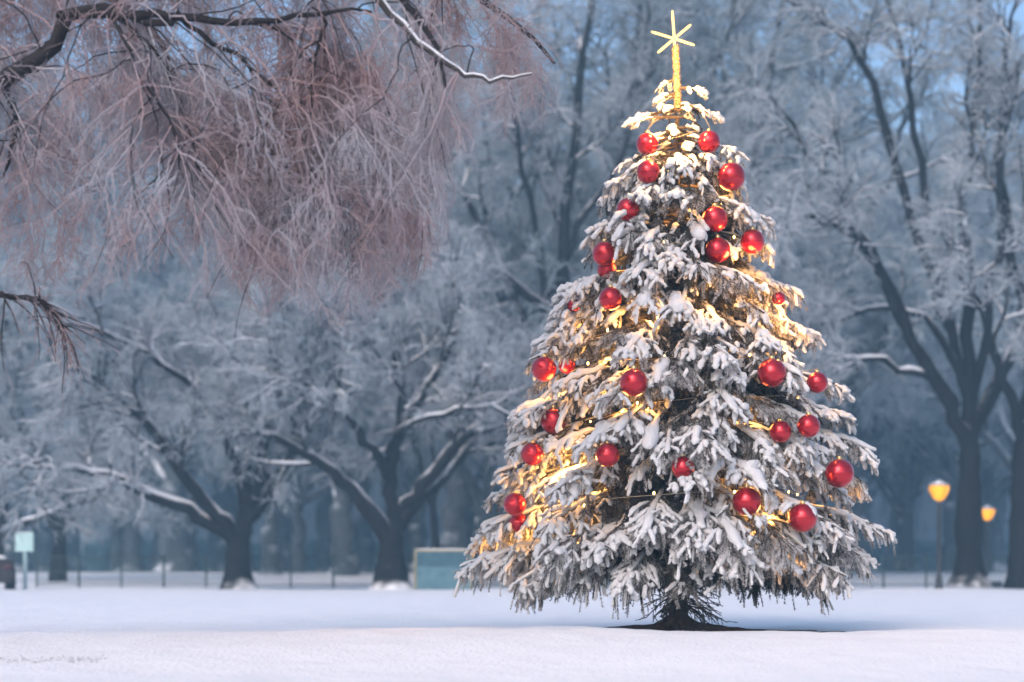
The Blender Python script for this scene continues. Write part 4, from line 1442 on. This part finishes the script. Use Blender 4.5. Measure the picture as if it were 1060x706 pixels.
# roof and pillars
roofz = hC - 0.09
ring_l = [(-0.80, -1.88, 0.885), (0.80, -1.88, 0.885), (0.80, 0.75, 0.885), (-0.80, 0.75, 0.885)]
ring_u = [(-0.64, -1.55, roofz), (0.64, -1.55, roofz), (0.64, -0.05, roofz), (-0.64, -0.05, roofz)]
box(mb, (0, -0.80, roofz), (1.30, 1.56, 0.055), bev=0.02)
for (a1, b1, c1), (a2, b2, c2) in zip(ring_l, ring_u):
    V_, F_ = tubes(np.array([[[a1, b1, c1 - 0.02], [a2, b2, c2]]]), np.full((1, 2), 0.045), 6)
    mb.add(V_, F4=F_)
for sx in (-1, 1):
    V_, F_ = tubes(np.array([[[sx * 0.80, -0.55, 0.865], [sx * 0.645, -0.65, roofz]]]), np.full((1, 2), 0.04), 6)
    mb.add(V_, F4=F_)
mb.build('body', M['van_paint'], o, smooth=False)
mb = MB()
s_ = 0.985
lo_ = [(a * s_, b, c - 0.01) for a, b, c in ring_l]
up_ = [(a * s_, b, c - 0.01) for a, b, c in ring_u]
mb.add(lo_ + up_, F4=[[0, 1, 5, 4], [1, 2, 6, 5], [2, 3, 7, 6], [3, 0, 4, 7]])
mb.build('window', M['van_glass'], o, smooth=False)
for sx in (-1, 1):
    for yy_ in (-1.25, 1.30):
        mb = MB()
        an_ = np.linspace(0, 2 * math.pi, 25)[:-1]
        prw = [(0.19, -0.10), (0.29, -0.10), (0.31, -0.07), (0.31, 0.07), (0.29, 0.10), (0.19, 0.10)]
        V = [(sx * 0.80 + w_, yy_ + r_ * math.cos(t_), 0.31 + r_ * math.sin(t_)) for r_, w_ in prw for t_ in an_]
        F = [[i_ * 24 + j, i_ * 24 + (j + 1) % 24, (i_ + 1) * 24 + (j + 1) % 24, (i_ + 1) * 24 + j] for i_ in range(5) for j in range(24)]
        mb.add(V, F4=F)
        wh = mb.build('wheel', M['rubber'], o)
        mb = MB()
        prw = [(0.001, -0.07), (0.07, -0.075), (0.19, -0.06), (0.19, 0.06), (0.07, 0.075), (0.001, 0.07)]
        V = [(sx * 0.80 + w_, yy_ + r_ * math.cos(t_), 0.31 + r_ * math.sin(t_)) for r_, w_ in prw for t_ in an_]
        mb.add(V, F4=F)
        mb.build('rim', M['sign_pole'], wh)
    mb = MB()
    box(mb, (sx * 0.66, -2.03, 0.68), (0.22, 0.10, 0.13), bev=0.02)
    mb.build('tail_light', M['tail_lamp'], o)
mb = MB()
n_ = 20
ym = np.linspace(-1.62, 0.02, n_)
gx = np.linspace(-0.66, 0.66, 15)
GX, GY = np.meshgrid(gx, ym)
ed = np.clip(6 * (1 - np.abs(GX) / 0.66), 0, 1) ** 0.5 * np.clip(6 * np.minimum(GY + 1.62, 0.02 - GY), 0, 1) ** 0.5
GZ = roofz + 0.025 + 0.11 * ed * (1 + 0.2 * vnoise(GX * 3, GY * 3, 3))
ii = (np.arange(n_ - 1)[:, None] * 15 + np.arange(14)[None]).reshape(-1)
mb.add(np.stack([GX, GY, GZ], -1), F4=np.stack([ii, ii + 1, ii + 16, ii + 15], -1))
mb.build('roof_snow', M['ground_snow'], o)
# heap of ploughed snow with a dark foot beside the car; dark clod by the slim tree
for px0, px1, ytop, lab, nm in ((13, 38, 601.5, 'grey heap of ploughed snow between the car and the sign', 'snow_heap'),):
    hp_ = P((px0 + px1) / 2, 610, 49.3)
    w_ = (px1 - px0) / FPX * 49.3
    mb = MB()
    pr_ = [(w_ * 0.52, -0.08), (w_ * 0.50, 0.06), (w_ * 0.42, 0.16), (w_ * 0.25, 0.26), (0.001, 0.29)]
    lathe(mb, pr_, seg=26)
    tag(mb.build(nm, M['ground_snow'], origin=(hp_[0], 49.3, 0.0)), lab, 'snow heap')
mb = MB()
hp_ = P(80, 610, 52.0)
for j in range(7):
    lathe(mb, [(0.26 - 0.02 * j, -0.02 + 0.0 * j), (0.25 - 0.02 * j, 0.05), (0.14, 0.09 + 0.008 * j), (0.001, 0.11 + 0.008 * j)], c=(-0.35 + 0.115 * j, 0.05 * math.sin(j * 2.0), 0), seg=10)
tag(mb.build('low_stump', M['bark'], origin=(hp_[0], 52.0, float(ground_z(hp_[0], 52.0)))), 'low dark lump lying on the snow near the slim hazy tree', 'log')

# ------------------------------------------------- dry grass in the snow --
rng = np.random.default_rng(8)
nb = 230
gx_ = rng.uniform(0, 1, nb) ** 0.9
pxs = -12 + gx_ * 118
Yg = CAMH * FPX / (676.0 - HORIZON) + rng.normal(0, 0.10, nb) + 0.05 * np.sin(pxs * 0.31)
gX = (pxs - 530) / FPX * Yg
gZ = ground_z(gX, Yg)
bl = np.zeros((nb, 4, 3))
ht = rng.uniform(0.006, 0.020, nb)
lean = rng.normal(0, 0.022, (nb, 2))
for k in range(4):
    t_ = k / 3.0
    bl[:, k, 0] = gX + lean[:, 0] * t_ ** 1.5
    bl[:, k, 1] = Yg + lean[:, 1] * t_ ** 1.5
    bl[:, k, 2] = gZ - 0.006 + ht * t_
mb = MB()
V, F = tubes(bl, np.full((nb, 4), 0.0014) * np.array([1, 1, 0.8, 0.3])[None], 4)
mb.add(V, F4=F)
tag(mb.build('dry_grass', M['grass'], smooth=True), 'thin line of dry brown grass tips poking through the foreground snow', 'grass', kind='stuff')

# ------------------------------------------------------------- air, light --
mb = MB()
box(mb, (0, 135, 26.0), (310, 350, 56.0))
m = bpy.data.materials.new('haze')
m.use_nodes = True
nt = m.node_tree
for n_ in list(nt.nodes):
    if n_.type != 'OUTPUT_MATERIAL':
        nt.nodes.remove(n_)
out = [n_ for n_ in nt.nodes if n_.type == 'OUTPUT_MATERIAL'][0]
v_ = N(nt, 'ShaderNodeVolumePrincipled')
v_.inputs['Color'].default_value = (0.32, 0.57, 0.76, 1)
v_.inputs['Density'].default_value = 0.0025
v_.inputs['Anisotropy'].default_value = 0.0
nt.links.new(v_.outputs[0], out.inputs['Volume'])
tag(mb.build('haze', m, smooth=False), 'cold blue winter haze filling the whole park', 'haze', kind='stuff')

SUN_DIR = Vector((-0.45, -1.0, 0.0)).normalized()
EL = RAD(36)
sd = Vector((SUN_DIR.x * math.cos(EL), SUN_DIR.y * math.cos(EL), math.sin(EL)))
w = bpy.data.worlds.new('World')
S.world = w
w.use_nodes = True
nt = w.node_tree
sky = nt.nodes.new('ShaderNodeTexSky')
sky.sky_type = 'NISHITA'
sky.sun_disc = False
sky.sun_elevation = EL
sky.sun_rotation = math.atan2(sd.x, sd.y)
sky.air_density = 1.0
sky.dust_density = 3.5
sky.ozone_density = 3.0
bg = nt.nodes['Background']
bg.inputs['Strength'].default_value = 0.14
nt.links.new(sky.outputs[0], bg.inputs[0])
sl = bpy.data.lights.new('sun', 'SUN')
sl.energy = 0.56
sl.color = (1.0, 0.68, 0.64)
sl.angle = RAD(30)
so = bpy.data.objects.new('sun', sl)
COL.objects.link(so)
so.location = (-20, -30, 20)
so.rotation_euler = (-sd).to_track_quat('-Z', 'Y').to_euler()

S.view_settings.view_transform = 'Standard'
S.view_settings.look = 'None'
S.view_settings.gamma = 1.0
S.view_settings.exposure = 0.92
cy = S.cycles
cy.max_bounces = 6
cy.diffuse_bounces = 3
cy.glossy_bounces = 2
cy.transmission_bounces = 2
cy.volume_bounces = 1
cy.transparent_max_bounces = 4
cy.caustics_reflective = False
cy.caustics_refractive = False
cy.sample_clamp_indirect = 3.0
cy.use_denoising = True
